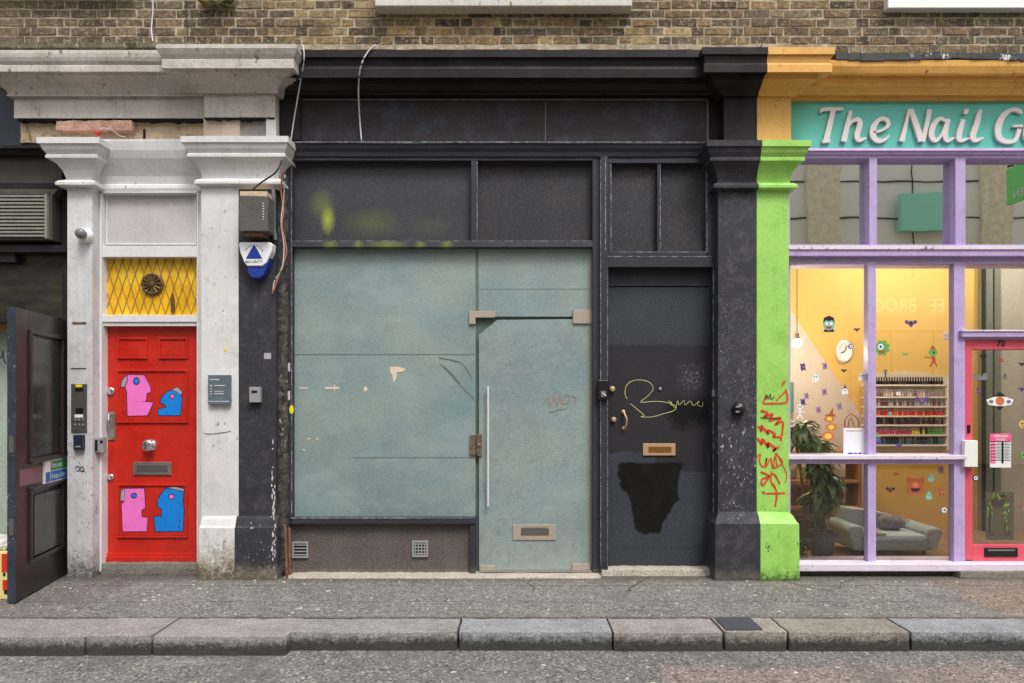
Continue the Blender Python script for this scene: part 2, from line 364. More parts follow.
def ground_mat(name, base, kind):
    s = NT(name); X = s.xyz()
    big = s.ramp(s.noise(.9, 5, .65), .3, .7)
    c = s.mix(big, tuple(v*.78 for v in base), tuple(v*1.15 for v in base)); c = s.mix(s.ramp(s.noise(5, 6, .75), .5, .66, 0, .45), c, tuple(v*.55 for v in base)); c = s.mix(s.ramp(s.noise(7, 6, .75, s.scale((1, 1.6, 1))), .56, .66, 0, .4), c, C(172, 160, 144))
    if kind == 'pave':
        m1 = s.box(wx(950, -.5), 40, -1.3, .4, .02, .12, 5, 'y'); c = s.mix(s.m('MULTIPLY', m1, .75), c, C(146, 128, 112))
        m2 = s.box(-40, -3.05, -1.2, .4, .05, .3, 2, 'y'); c = s.mix(s.m('MULTIPLY', m2, .6), c, C(108, 101, 97))
        m3 = s.box(.1, 3.2, -.33, -.06, .02, .05, 6, 'y'); c = s.mix(s.m('MULTIPLY', m3, .45), c, C(150, 142, 130))
    else:
        m1 = s.box(wx(668, -2.0), 9, -6, -1.7, .02, .3, 3, 'y'); c = s.mix(s.m('MULTIPLY', m1, .7), c, C(152, 132, 126))
        m2 = s.box(-40, -3.6, -6, -1.2, .05, .3, 3, 'y'); c = s.mix(s.m('MULTIPLY', m2, .5), c, C(100, 95, 90))
    st = s.voro(88 if kind == 'pave' else 78, out='Color')
    sep = s.n('ShaderNodeSeparateColor'); s.put(sep.inputs[0], st)
    c = s.mix(s.ramp(sep.outputs[0], .0, .45, .8, 0), c, tuple(v*.14 for v in base))
    c = s.mix(s.ramp(sep.outputs[1], .82, .98, 0, .6), c, C(205, 197, 186))
    c = s.mix(s.ramp(s.noise(36, 4, .8), .52, .66, 0, .45), c, tuple(v*.35 for v in base)); c = s.mix(s.ramp(s.noise(1.7, 6, .75), .52, .62, 0, .5), c, tuple(v*.5 for v in base)); c = s.mix(s.ramp(s.noise(2.3, 6, .8, s.scale((.7, 1.5, 1))), .56, .66, 0, .4), c, tuple(min(.8, v*1.5) for v in base))
    # trodden gum and spots
    gv = s.voro(5.5); c = s.mix(s.ramp(s.m('ADD', gv, s.m('MULTIPLY', s.noise(60), .03)), .075, .085, .7, 0), c, C(188, 182, 176))
    gv2 = s.voro(9.3); c = s.mix(s.ramp(s.m('ADD', gv2, s.m('MULTIPLY', s.noise(60), .05)), .11, .12, .55, 0), c, C(70, 66, 62))
    # cracks
    cr = s.voro(.6 if kind == 'pave' else .45, 'DISTANCE_TO_EDGE', s.n_warp(.35) )
    c = s.mix(s.m('MULTIPLY', s.ramp(cr, .002, .006, .7, 0), s.ramp(s.noise(1.3, 3), .52, .6)), c, C(56, 50, 46))
    if kind == 'pave':
        for yy, ww in ((-.34, .006), (-.78, .004)):
            dd = s.m('ABSOLUTE', s.m('ADD', s.m('SUBTRACT', X[1], yy), s.m('MULTIPLY', s.m('SUBTRACT', s.noise(3.2, 4), .5), .12)))
            c = s.mix(s.m('MULTIPLY', s.ramp(dd, ww*.5, ww*1.6, .8, 0), s.ramp(s.noise(1.1, 2), .4, .5)), c, C(58, 50, 44))
        wl = s.m('ADD', X[1], s.m('MULTIPLY', s.m('SUBTRACT', s.noise(6, 6, .8), .5), .28)); c = s.mix(s.ramp(wl, -.30, -.12, 0, .7), c, C(78, 72, 64))
        # grit gathered against the kerb
        dk = s.ramp(s.m('ADD', X[1], s.m('MULTIPLY', s.noise(12, 4), .03)), -1.14, -1.10, .7, 0); c = s.mix(dk, c, C(70, 62, 54))
    h = s.m('ADD', s.m('MULTIPLY', sep.outputs[2], .7), s.noise(110, 4, .8))
    return s.bsdf(c, .85, 0, .25, s.bump(h, .9, .008))
def n_warp(s, k):
    q = s.n('ShaderNodeTexNoise'); q.inputs['Scale'].default_value = 2.2; q.inputs['Detail'].default_value = 5; s.put(q.inputs['Vector'], s.pos)
    v = s.n('ShaderNodeVectorMath'); v.operation = 'MULTIPLY_ADD'; s.put(v.inputs[0], q.outputs['Color']); v.inputs[1].default_value = (k, k, 0); s.put(v.inputs[2], s.pos)
    return v.outputs[0]
NT.n_warp = n_warp
M['pave'] = ground_mat('worn_asphalt_pavement', C(134, 130, 125), 'pave')
M['road'] = ground_mat('road_asphalt', C(128, 125, 121), 'road')
def kerb_mat(name, rgb):
    s = NT(name)
    c = s.mix(s.ramp(s.noise(3, 4), .3, .7), tuple(v*.85 for v in rgb), tuple(v*1.25 for v in rgb))
    v = s.voro(150, out='Color'); sep = s.n('ShaderNodeSeparateColor'); s.put(sep.inputs[0], v)
    c = s.mix(s.ramp(sep.outputs[0], 0, .3, .5, 0), c, (.05, .045, .045)); c = s.mix(s.ramp(sep.outputs[1], .75, .95, 0, .5), c, C(205, 200, 196))
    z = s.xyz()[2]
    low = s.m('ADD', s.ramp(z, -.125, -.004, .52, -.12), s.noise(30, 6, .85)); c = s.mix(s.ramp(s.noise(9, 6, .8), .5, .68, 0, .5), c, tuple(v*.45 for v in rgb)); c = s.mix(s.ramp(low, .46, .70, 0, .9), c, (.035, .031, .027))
    return s.bsdf(c, .75, 0, .3, s.bump(s.m('ADD', s.noise(70, 5, .8), s.noise(14, 3)), .9, .01))

# ---------------------------------------------------------------- ground
g = MB(); g.box(-150, 150, -150, 150, -1, -.117)
solo('road', g, M['road'], 'patched grey asphalt road in front of the kerb', 'road', kind='structure')
g = MB(); g.box(-40, 40, -1.165, 12, -.5, 0)
solo('pavement', g, M['pave'], 'worn speckled asphalt pavement along the shopfronts', 'pavement', kind='structure')
kt = thing('kerb', 'row of worn granite kerb stones edging the pavement', 'kerb', (0, -1.3, -.11), kind='structure')
KB = [-1330, -1130, -930, -730, -530, -330, -150, -60, 85, 152, 287, 458, 613, 724, 788, 911, 1090, 1260, 1420, 1610, 1800, 2000, 2200, 2400]
KC = [(140, 134, 131), (130, 126, 122), (138, 132, 129), (142, 135, 132), (148, 140, 137), (142, 138, 134), (140, 142, 145), (144, 137, 133), (146, 139, 128), (134, 128, 118), (138, 141, 145), (140, 135, 130), (145, 140, 135)]
KC = [(138, 133, 129)]*5+KC+[(140, 136, 132)]*5
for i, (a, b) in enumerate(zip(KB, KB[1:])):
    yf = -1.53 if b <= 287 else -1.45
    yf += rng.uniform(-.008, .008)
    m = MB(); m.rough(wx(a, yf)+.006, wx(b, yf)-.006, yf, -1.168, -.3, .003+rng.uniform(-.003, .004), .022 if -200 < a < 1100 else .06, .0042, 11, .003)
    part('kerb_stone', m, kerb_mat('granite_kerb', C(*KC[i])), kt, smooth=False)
m = MB(); yf = -1.44
m.prism([(0, 0)]*0+[(wx(727, yf), .0125), (wx(764, yf), .0125), (wx(763, yf), .004), (wx(728, yf), .004)], -1.42, -1.175)
part('tar_patch', m, plain('fresh_tar', C(66, 68, 74), .8), kt)

fm = MB()
for k in range(150):
    x_ = rng.uniform(-4.4, 4.4); y_ = -rng.uniform(.2, 1.12) if rng.random() < .8 else -rng.uniform(1.6, 2.4); z_ = .001 if y_ > -1.2 else -.1165
    a_ = rng.uniform(0, 3.1); w_ = rng.uniform(.004, .012); l_ = w_*rng.uniform(.8, 2.2); n_ = rng.choice((4, 5, 6))
    ring = [(x_+math.cos(a_+q*6.283/n_)*l_*rng.uniform(.6, 1), y_+math.sin(a_+q*6.283/n_)*w_*rng.uniform(.6, 1)) for q in range(n_)]
    lo_ = [fm.add((p[0], p[1], z_)) for p in ring]; hi_ = [fm.add((p[0], p[1], z_+.003+.0001*(k % 20))) for p in ring]
    fm.face(hi_)
    for q in range(n_): fm.face((lo_[q], lo_[(q+1) % n_], hi_[(q+1) % n_], hi_[q]))
solo('litter_flecks', fm, plain('pale_litter', C(206, 200, 192), .8, var=.3), 'scattered pale flecks of litter and grit on the pavement', 'litter', kind='stuff')
# ---------------------------------------------------------------- brick upper wall
BW = thing('brick_building', 'soot-stained yellow stock brick upper wall above the shopfronts', 'building', (0, .3, 4.3))
openings = [(wx(-110), wx(150), 4.97, 6.7), (wx(388), wx(620), 4.93, 6.7), (wx(902), wx(1140), 4.90, 6.7)]
bm_ = MB(); z = 4.36; row = 0; ybr = .02
def brick_col(x, z):
    n1 = mnoise.noise(Vector((x*.7, z*1.3, 0)))
    yel = max(0, 1-abs(x+.7)/2.4)*.55+.06+n1*.45
    grey = max(0, min(1, (-1.9-x)/1.4)) + max(0, min(.5, (x-2.4)/3))
    base = [(112, 100, 84), (134, 114, 84), (150, 124, 90), (98, 86, 72), (124, 100, 78), (140, 128, 104)][rng.randrange(6)]
    if rng.random() < yel*(1-grey): base = [(172, 144, 98), (160, 134, 98), (148, 124, 92), (176, 152, 112)][rng.randrange(4)]
    if rng.random() < .16: base = (78, 68, 58)
    c = Vector(C(*base)); g_ = Vector(C(112, 102, 92)); c = c.lerp(g_, min(.7, grey*.6)); k = rng.uniform(.72, 1.22)
    return tuple(c*k)
while z < 8.4:
    x = -7.4 - (row % 2)*.17; t = row
    while x < 9.5:
        L = .213 if t % 2 == 0 else .102
        xm = x+L/2
        if not any(a-.02 < xm < b+.02 and c0 < z+.03 < d0 for a, b, c0, d0 in openings):
            bm_.col = brick_col(xm, z)
            e = rng.uniform(-.0035, .0035)
            bm_.box(x+rng.uniform(0, .004), x+L-rng.uniform(0, .006), ybr+e, ybr+.05, z+rng.uniform(0, .004), z+.061+rng.uniform(-.006, .002), .004)
        x += L+.011; t += 1
    z += .0755; row += 1
part('brickwork', bm_, M['brick'], BW, bevel=0)
mm = MB(); ym = .0245
xs = -7.6
for (a, b, c0, d0) in openings:
    mm.box(xs, a, ym, .30, 4.33, 8.5); xs = b
mm.box(xs, 9.6, ym, .30, 4.33, 8.5)
for (a, b, c0, d0) in openings:
    mm.box(a, b, ym, .30, 4.33, c0); mm.box(a, b, ym, .30, d0, 8.5)
part('mortar_bed', mm, M['mortar'], BW)
cp = MB(); cp.box(-7.7, 9.7, -.05, .4, 8.5, 8.62); part('coping', cp, M['sill'], BW, bevel=.008)
for (a, b, c0, d0), (sa, sb, sz) in zip(openings, ((-112, 128, 0), (375, 632, 6), (888, 1152, 8))):
    wf = MB(); y0, y1 = .12, .18
    wf.box(a, a+.06, y0, y1, c0, d0); wf.box(b-.06, b, y0, y1, c0, d0); wf.box(a+.06, b-.06, y0, y1, c0, c0+.07); wf.box(a+.06, b-.06, y0, y1, d0-.06, d0)
    xm = (a+b)/2; wf.box(a+.06, b-.06, y0+.01, y1, (c0+d0)/2-.025, (c0+d0)/2+.025); wf.box(xm-.015, xm+.015, y0+.015, y1, c0+.07, (c0+d0)/2-.025); wf.box(xm-.015, xm+.015, y0+.015, y1, (c0+d0)/2+.025, d0-.06)
    win = part('window', wf, M['winwhite'], BW, bevel=.004)
    pn = MB(); pn.box(a+.06, b-.06, .15, .158, c0+.07, d0-.06); part('pane', pn, M['winglass'], win)
    rv = MB(); rv.box(a-.0, b, .181, .6, c0-.0, d0); part('dark_room', rv, M['void'], win)
    sm = MB(); ys = -.1 if sz != 8 else -.05; zt = c0+.003; zb = wz(sz, ys) if sz else 4.93
    sm.box(wx(sa, ys), wx(sb, ys), ys, .2, zb, zt) if zt > zb else None
    part('sill', sm, M['sill'] if sz != 8 else M['winwhite'], win, bevel=.008)
# mortar/lead fillet under the bricks
fl = MB()
for a, b, t, u, yy in ((297, 762, 44.5, 49.5, -.06), (762, 836, 44, 50, -.20)):
    n = max(3, int((b-a)/14))
    for k in range(n):
        x0 = a+(b-a)*k/n; x1 = a+(b-a)*(k+1)/n
        fl.pb(x0, x1, t+rng.uniform(-.8, .8), u+rng.uniform(-.3, .3), yy+rng.uniform(-.004, .004), .022)
part('mortar_fillet', fl, M['mortar'], BW)
fl = MB()
for k in range(24): fl.pb(-40+k*14, -26+k*14, 42.5+rng.uniform(-1, 1), 47.5, -.10+rng.uniform(-.006, .006), .022)
part('mossy_fillet', fl, paint('mossy_dirty_fillet', C(104, 98, 78), .9, .3, 10, bump=.9, bs=30, grain=.3, mott=(C(50, 50, 36), .9, 9), chips=((C(170, 160, 140), .6, 20, 4, 5),)), BW)
hl = MB(); hl.lathe((wx(488), .019, wz(39.5)), 'y', [(.027, 0), (.024, .0015)], 14); part('core_hole', hl, M['void'], BW, label='round black hole drilled in the brickwork')
bod = MB(); bod.box(-7.6, 2.22, .62, 7, 0, 8.4); bod.box(2.22, 9.6, 4.6, 7, 0, 4.3); bod.box(2.22, 9.6, .62, 7, 4.3, 8.4)
part('rear_body', bod, M['mortar'], BW)
for nx0, nx1, lab in ((-24, -7.62, 'plain brick neighbouring building beyond the left edge of the photo'), (9.62, 24, 'plain brick neighbouring building beyond the right edge of the photo')):
    nb = thing('neighbour_building', lab, 'building', ((nx0+nx1)/2, 3, 0)); q = MB(); q.box(nx0, nx1, .0, 7, -.05, 8.1); part('wall', q, M['mortar'], nb)
    q = MB()
    for k in range(4):
        xk = nx0+1.2+k*(nx1-nx0-1.6)/4; q.box(xk, xk+1.3, -.02, .05, 4.9, 6.6); q.box(xk, xk+1.6, -.03, .05, .5, 2.9)
    part('windows', q, M['winglass'], nb, kind='stuff')
q = MB(); q.box(wx(1420)+.002, 9.6, -.02, .7, -.05, 4.32); part('corner_pier', q, M['orange'], BW)
mb = MB(); mb.rough(wx(202), wx(236), -.1, .02, wz(7.5), wz(-9), .03, .008, 9, .012)
part('stone_corbel', mb, M['moss'], BW, label='short mossy stone block under the top edge')

# ---------------------------------------------------------------- opposite building (seen in the glass)
OB = thing('opposite_building', 'pale rendered building across the street seen reflected in the shop glass', 'building', (4, -10.5, 0))
ob = MB(); YO = -10.
ob.box(-16, 22, YO-3, YO, 0, 7.2)
part('wall', ob, paint('pale_render', C(235, 230, 218), .8, .08, .8, bump=.2), OB)
ob = MB()
for x in (-13, -9, -5, -1, 3, 7.2, 11.2, 15.4): ob.box(x-.35, x+.35, YO, YO+.14, 0, 7.2)
part('brick_pier', ob, paint('buff_brick_pier', C(228, 214, 184), .9, .2, 8, bump=.6, bs=40, grain=.3), OB)
for x0 in (-12.4, -8.4, -4.4, -.4, 3.6, 7.8, 11.9):
    for z0, hh in ((.6, 2.5),):
        wf = MB(); X0, X1 = x0+.0, x0+2.9
        for xx in (X0, X0+.95, X0+1.9, X1-.06): wf.box(xx, xx+.06, YO+.003, YO+.08, z0, z0+hh)
        for zz in (z0, z0+hh*.55, z0+hh-.06): wf.box(X0, X1, YO+.005, YO+.07, zz, zz+.06)
        wnd = part('window', wf, M['frame'], OB)
        pn = MB(); pn.box(X0, X1, YO+.001, YO+.03, z0, z0+hh); part('pane', pn, plain('pale_blind_glass', C(190, 186, 176), .2), wnd)
ob = MB()
for x0 in (-12.4, -8.4, -4.4, -.4, 3.6, 7.8, 11.9):
    for xx in (x0+.55, x0+1.5, x0+2.4): ob.box(xx, xx+.022, YO+.001, YO+.02, 4.3, 7.15)
for zz in (4.95, 5.7, 6.55): ob.box(-16, 22, YO+.002, YO+.03, zz, zz+.028)
ob.box(-16, 22, YO+.001, YO+.12, 4.72, 4.84)
part('panel_joint', ob, M['frame'], OB)
ob = MB(); ob.box(8.9, 10.15, YO+.15, YO+.3, 5.33, 6.2); part('turquoise_board', ob, plain('bright_turquoise', C(150, 222, 200, 1.1), .5), OB)
tb = MB(); xx0, zz0 = wx(951, 10.0), wz(312, 10.0)
LM_ = plain('lit_letters', (.9, .85, .7), .5, emit=(1, .85, .55), es=1.6)
text_mb(tb, 'LEE', 0, 0, 1, 0, place=lambda u, v, d: (xx0-u*25*1.22, YO+.17, zz0+v*25*1.45)); part('letters', tb, LM_, OB, label='lit capital letters reading LEE'); tb = MB()
text_mb(tb, 'BROOM', 0, 0, 1, 0, place=lambda u, v, d: (xx0-.84-u*25*1.22, YO+.17, zz0+v*25*1.45))
part('letters', tb, LM_, OB, label='lit capital letters reading BROOM')

# ---------------------------------------------------------------- entablatures
BLKR = [(50, -.30), (57, -.30), (58, -.275), (66, -.262), (68, -.27), (69, -.275), (77.5, -.27), (79, -.19), (82, -.185), (84, -.155), (90, -.12), (93, -.085), (95, -.075), (95.5, -.03), (99, -.03)]
CB = thing('black_cornice', 'black painted moulded cornice over the vacant shopfront', 'cornice', (wx(500), -.1, wz(100)))
c = MB(); c.mould(BLKR, wx(286), wx(722), 0, .03, False, False, 40); part('moulding', c, M['blk_cornice'], CB)
c = MB(); c.pb(276, 300, 88, 140, -.06, .03); c.pb(706, 726, 98, 142, -.005, .03); part('end_block', c, M['blk_cornice'], CB)
# block over the black half of the right pilaster, and the amber half
YS = -.12
BLOCK = [(47, -.387), (54, -.387), (55, -.37), (63, -.36), (64.5, -.372), (72, -.372), (73.5, -.30), (79, -.29), (80, -.275), (86, -.235), (91, -.19), (96, -.165), (97, -.14), (140, -.14)]
xs_split = wx(757, -.14)
c = MB(); c.mould(BLOCK, wx(724, -.14), xs_split, -.14, .03, True, False, 3); part('pilaster_block', c, M['blk_cornice'], CB, bevel=.003)
CO = thing('amber_cornice', 'amber painted moulded cornice above the turquoise sign', 'cornice', (wx(900), -.1, wz(100)))
c = MB(); c.mould(BLOCK, xs_split+.001, wx(791, -.14), -.14, .03, False, True, 3); part('pilaster_block', c, M['orange'], CO, bevel=.003)
AMB = [(60, -.26), (66, -.255), (73, -.235), (75, -.225), (76, -.18), (80, -.175), (81, -.16), (86, -.145), (87, -.13), (92, -.10), (95, -.085), (96, -.05), (99.5, -.045)]
c = MB(); c.mould(AMB, wx(790), wx(1420), 0, .03, False, False, 30); part('moulding', c, M['orange'], CO)
c = MB()
for k in range(46):
    x0 = 836+k*12.3; x1 = x0+12.6
    c.pb(x0, x1, 52.5+rng.uniform(-.5, .4), 59.5+math.sin(k*.5)*1.+rng.uniform(-.3, .3), -.27+rng.uniform(-.004, .004), .02, .004)
part('lead_flashing', c, M['lead'], CO, bevel=.003)
CW = thing('stone_cornice', 'grey-white moulded stone cornice over the red door bay', 'cornice', (wx(150), -.1, wz(118)))
WL = [(50, -.31), (53, -.312), (57, -.308), (61, -.298), (65, -.28), (66, -.288), (71.5, -.288), (73, -.262), (75, -.255), (77, -.235), (80, -.205), (83, -.18), (86, -.16), (89, -.145), (92, -.134), (94.2, -.13), (94.8, -.137), (96, -.137), (96.6, -.10), (118, -.10)]
c = MB(); c.mould(WL, wx(14, -.10), wx(212, -.10), -.10, .03, True, False, 24); part('moulding', c, M['stucco'], CW)
WR = [(44, -.42), (48, -.422), (54, -.405), (59, -.385), (60, -.39), (68, -.39), (69.5, -.35), (72, -.34), (74, -.32), (77, -.285), (80, -.255), (83, -.232), (86, -.214), (89, -.202), (91.5, -.195), (93, -.195), (93.5, -.16), (117, -.16)]
c = MB(); c.mould(WR, wx(204, -.16), wx(275, -.16), -.16, .03, True, True, 6); part('pilaster_block', c, M['stucco'], CW)

# exposed strip between cornice and capitals
ES = thing('exposed_wall_strip', 'strip of bare plaster and timber exposed under the stone cornice', 'wall', (wx(140), 0, wz(140)))
c = MB(); c.rough(wx(20, -.02), wx(204, -.02), -.02, .3, wz(143, -.02), wz(116, -.02), .05, .010, 6, .004); part('plaster', c, M['plaster'], ES)
c = MB(); c.rough(wx(203, -.10), wx(240, -.10), -.10, .1, wz(138, -.10), wz(116, -.1), .04, .004, 6, .004); c.rough(wx(222, -.11), wx(240, -.11), -.112, .1, wz(138, -.11), wz(119, -.11), .03, .003, 6, .003); part('plaster_patch', c, M['pinkplaster'], ES)
c = MB(); c.rough(wx(239.5, -.09), wx(268, -.09), -.092, .1, wz(138, -.10), wz(119, -.1), .04, .006, 6, .006); part('cement_patch', c, M['cement'], ES)
c = MB(); c.rough(wx(55, -.09), wx(132, -.09), -.09, .1, wz(130.5, -.09), wz(119.5, -.09), .03, .004, 9, .006); part('lintel', c, M['lintel'], ES, label='pinkish brick lintel with a broken end')
c = MB(); c.pb(143, 145, 129, 141, -.03, .0); c.pb(104, 200, 141, 143, -.03, 0, .004); c.pb(133, 204, 117.5, 120, -.03, -.0, .002)
for k in range(37): c.pb(17+k*5, 22.2+k*5, 117.6, 119.2+rng.uniform(0, 1.8), -.088+rng.uniform(-.002, .002), .0)
for k in range(14): c.pb(204+k*5, 209.2+k*5, 116.8, 118+rng.uniform(0, 1.6), -.148+rng.uniform(-.002, .002), -.09)
part('crack', c, M['void'], ES)
c = MB(); c.pb(266, 276, 117, 140, -.14, .1); part('paint_edge', c, M['white'], ES)

# ---------------------------------------------------------------- pilasters
def cap(prof_top, ys, yc, beads=True):
    t, = prof_top,
    d = ys-yc
    return [(t, yc), (t+6, yc), (t+7, yc+.1*d), (t+12, yc+.18*d), (t+17, yc+.34*d), (t+18, yc+.28*d), (t+20.5, yc+.28*d), (t+22, yc+.42*d),
            (t+27, yc+.66*d), (t+33, yc+.84*d), (t+40, yc+.95*d), (t+42.5, yc+.97*d), (t+43.5, yc+.70*d), (t+45, yc+.60*d), (t+47.5, yc+.60*d), (t+49, yc+.72*d), (t+50.5, yc+.98*d), (t+53, ys-.001)]
PA = thing('white_pilaster', 'narrow grey-white pilaster with moulded capital left of the red door', 'pilaster', (wx(80), YS, 0), 'pilasters between the shopfronts')
c = MB(); c.box(wx(67, YS), wx(92, YS), YS, .3, -.05, wz(150, YS)); part('shaft', c, M['white_old'], PA, bevel=.006)
c = MB(); c.mould(cap(137, YS, -.27), wx(67, YS), wx(92, YS), YS, .1, seg=4); part('capital', c, M['white'], PA)
c = MB(); c.pb(72, 86, 322, 323.6, YS-.006, YS+.01); part('rusty_staple', c, M['rust'], PA)
c = MB(); c.pb(71, 86, 368, 369.0, YS-.003, YS+.01); part('hairline_crack', c, M['cable_d'], PA)
PB = thing('two_tone_pilaster', 'wide pilaster painted white on its left half and black on its right half', 'pilaster', (wx(243), YS, 0), 'pilasters between the shopfronts')
xsp = wx(238.5, YS)
c = MB(); c.box(wx(201, YS), xsp, YS, .3, .5, wz(150, YS)); part('white_shaft', c, M['white'], PB, bevel=.004)
c = MB(); c.box(xsp+.001, wx(276, YS), YS, .3, .5, wz(150, YS)); part('black_shaft', c, M['blk_pil'], PB, bevel=.004)
c = MB(); c.mould(cap(136, YS, -.246), wx(203, YS), wx(278, YS), YS, .1, seg=6); part('capital', c, M['white'], PB, label='white moulded capital with chipped top edge')
BASE = [(514, YS-.002), (516, YS-.025), (521, -.19), (524, -.2), (600, -.205)]
def base(mb, x0, x1, aL, bR, fr=-.195, top=0, pk=.7):
    pr = [(514+top, YS-.002), (517+top, YS-.35*(YS-fr)), (524+top, fr+.015), (526+top, fr)]
    rows = [(Y, wz(py, Y)) for py, Y in pr]+[(fr-.005, -.06)]
    n = max(3, int(abs(x1-x0)/.05)); R_ = []
    for q, (Y, z_) in enumerate(rows):
        p = (YS-Y)*pk; xa = x0-(p if aL else 0); xb = x1+(p if bR else 0)
        r = [mb.add((xa, .2, z_))]
        for k in range(n+1):
            x = xa+(xb-xa)*k/n; jj = mnoise.noise(Vector((x*9, 3, z_*9)))*.006
            r.append(mb.add((x, Y+jj, z_+jj)))
        r.append(mb.add((xb, .2, z_))); R_.append(r)
    for A, B in zip(R_, R_[1:]):
        for k in range(len(A)-1): mb.face((A[k], B[k], B[k+1], A[k+1]))
    mb.face(R_[0]); mb.face([r[0] for r in R_][::-1]); mb.face([r[-1] for r in R_])
    return mb
c = base(MB(), wx(203, YS), wx(237, YS), True, False, -.17, 2, .2); part('white_base', c, M['white'], PB)
c = base(MB(), wx(237, YS)+.002, wx(278, YS), False, True, -.17, 2, .2); part('black_base', c, M['blk_pil'], PB)
c = MB(); yb_ = -.13
c.tube([(wx(285, yb_), yb_, wz(525, yb_)), (wx(287, yb_), yb_, .0)], .012); c.tube([(wx(289, -.06), -.06, wz(528, -.06)), (wx(290, -.06), -.06, .0)], .016)
part('rusty_pipe', c, M['rust'], PB)
c = MB(); c.rough(wx(276, -.07)+.001, wx(286.5, -.07), -.07, .2, .0, wz(180, -.07), .03, .012, 11, .01); part('worn_corner_strip', c, paint('crumbling_dark_edge', C(58, 56, 56), .8, .4, 14, bump=.9, bs=40, grain=.3, mott=(C(96, 86, 78), .7, 16), chips=((C(190, 186, 182), .60, 34, -.2, 1.7), (C(20, 18, 18), .57, 20, -.2, 3.4))), PB)
c = MB()
for k in range(60):
    t = rng.random()**.7; py = 440+t*140; px = 273.5+rng.gauss(0, 1.0)*(1 if py < 515 else 1.3); yq = (YS if py < 512 else -.17 if py > 527 else -.165)-.004-.0002*(k % 9)
    h_ = rng.uniform(.6, 3.4); w_ = rng.uniform(.2, .8)
    c.pp([(px-w_, py), (px-w_*.3, py-h_), (px+w_, py-h_*.4), (px+w_*.7, py+h_*.6), (px-w_*.2, py+h_*.8)], yq, yq+.003)
part('chipped_paint', c, M['wpla'] if False else plain('old_white_paint', C(196, 192, 188), .7), PB, label='white paint chips showing down the right corner')
PC = thing('black_green_pilaster', 'wide pilaster painted black on its left half and lime green on its right half', 'pilaster', (wx(757), YS, 0), 'pilasters between the shopfronts')
xc = wx(756.5, YS)
def wavy_split(x, z): return x
c = MB(); c.box(wx(718, YS), xc, YS, .3, .5, wz(150, YS)); part('black_shaft', c, M['blk_pil2'], PC, bevel=.004)
c = MB(); c.box(xc+.001, wx(789, YS), YS, .3, .5, wz(150, YS)); gsh = part('green_shaft', c, M['green'], PC, bevel=.004)
c = MB(); c.mould(cap(140, YS, -.25), wx(718, YS), xc, YS, .1, True, False, 4); part('black_capital', c, M['blk_pil'], PC)
c = MB(); c.mould(cap(140, YS, -.25), xc+.001, wx(789, YS), YS, .1, False, True, 4); part('green_capital', c, M['green'], PC)
c = base(MB(), wx(719, YS), wx(757, YS), True, False, -.195, -2); part('black_base', c, M['blk_pil2'], PC)
c = base(MB(), wx(757, YS)+.002, wx(789, YS), False, True, -.195, -2); part('green_base', c, M['green'], PC)
# red tag sprayed down the green half
def strokes(lst, ox, oy, sc, wpx, Y, mb=None, n=4, sm=True):
    mb = mb or MB()
    for i, st in enumerate(lst):
        pts = [(ox+p[0]/sc, oy+p[1]/sc) for p in st]
        if sm and len(pts) > 2: pts = cat_rom(pts, n)
        yy = Y-.0003*(i % 9)
        wp = wpx[i] if isinstance(wpx, (list, tuple)) else wpx
        mb.ribbon([(wx(x, yy), wz(y, yy), wp*(yy+D)/F*rng.uniform(.8, 1.15)) for x, y in pts], yy, yy+.0012)
    return mb
tagm = strokes([[(205, 50), (190, 74)], [(208, 88), (214, 145), (150, 152), (105, 150), (128, 118)], [(212, 92), (165, 140)],
    [(95, 185), (125, 195), (110, 215), (150, 200), (135, 230), (185, 215), (160, 250), (195, 235), (190, 300)],
    [(85, 255), (100, 278), (98, 252), (130, 292), (126, 272), (160, 292), (150, 304), (185, 306), (186, 322)],
    [(80, 310), (100, 338), (102, 314), (130, 352), (127, 332), (160, 356), (150, 368), (176, 350)],
    [(72, 405), (92, 380), (90, 420), (110, 440), (122, 400), (118, 445), (140, 400), (150, 450), (160, 390), (170, 440)],
    [(160, 378), (195, 420), (150, 448)], [(95, 462), (132, 482), (100, 498), (106, 524), (150, 470), (182, 518)],
    [(145, 460), (140, 500), (152, 530)], [(100, 556), (116, 560)], [(120, 562), (206, 560)], [(150, 515), (168, 560), (160, 622)], [(165, 375), (212, 470), (206, 512)]],
    740, 370, 4.55, [1.9, 1.9, 1.3, 2.2, 2.0, 2.4, 1.2, 1.2, 1.8, 1.5, 2.6, 1.7, 1.7, .8], YS-.0025)
part('graffiti_tag', tagm, plain('red_spray', C(205, 62, 38), .5), PC, label='vertical red scribbled tag on the green half')
tg = strokes([[(112, 132), (120, 112), (128, 130), (138, 110), (142, 132), (158, 120)], [(95, 216), (190, 222)]], 740, 370, 4.55, [.7, .8], YS-.0055)
part('graffiti_tag', tg, plain('dark_marker', C(58, 62, 40), .5), PC, label='small dark marker scrawl among the red tag')

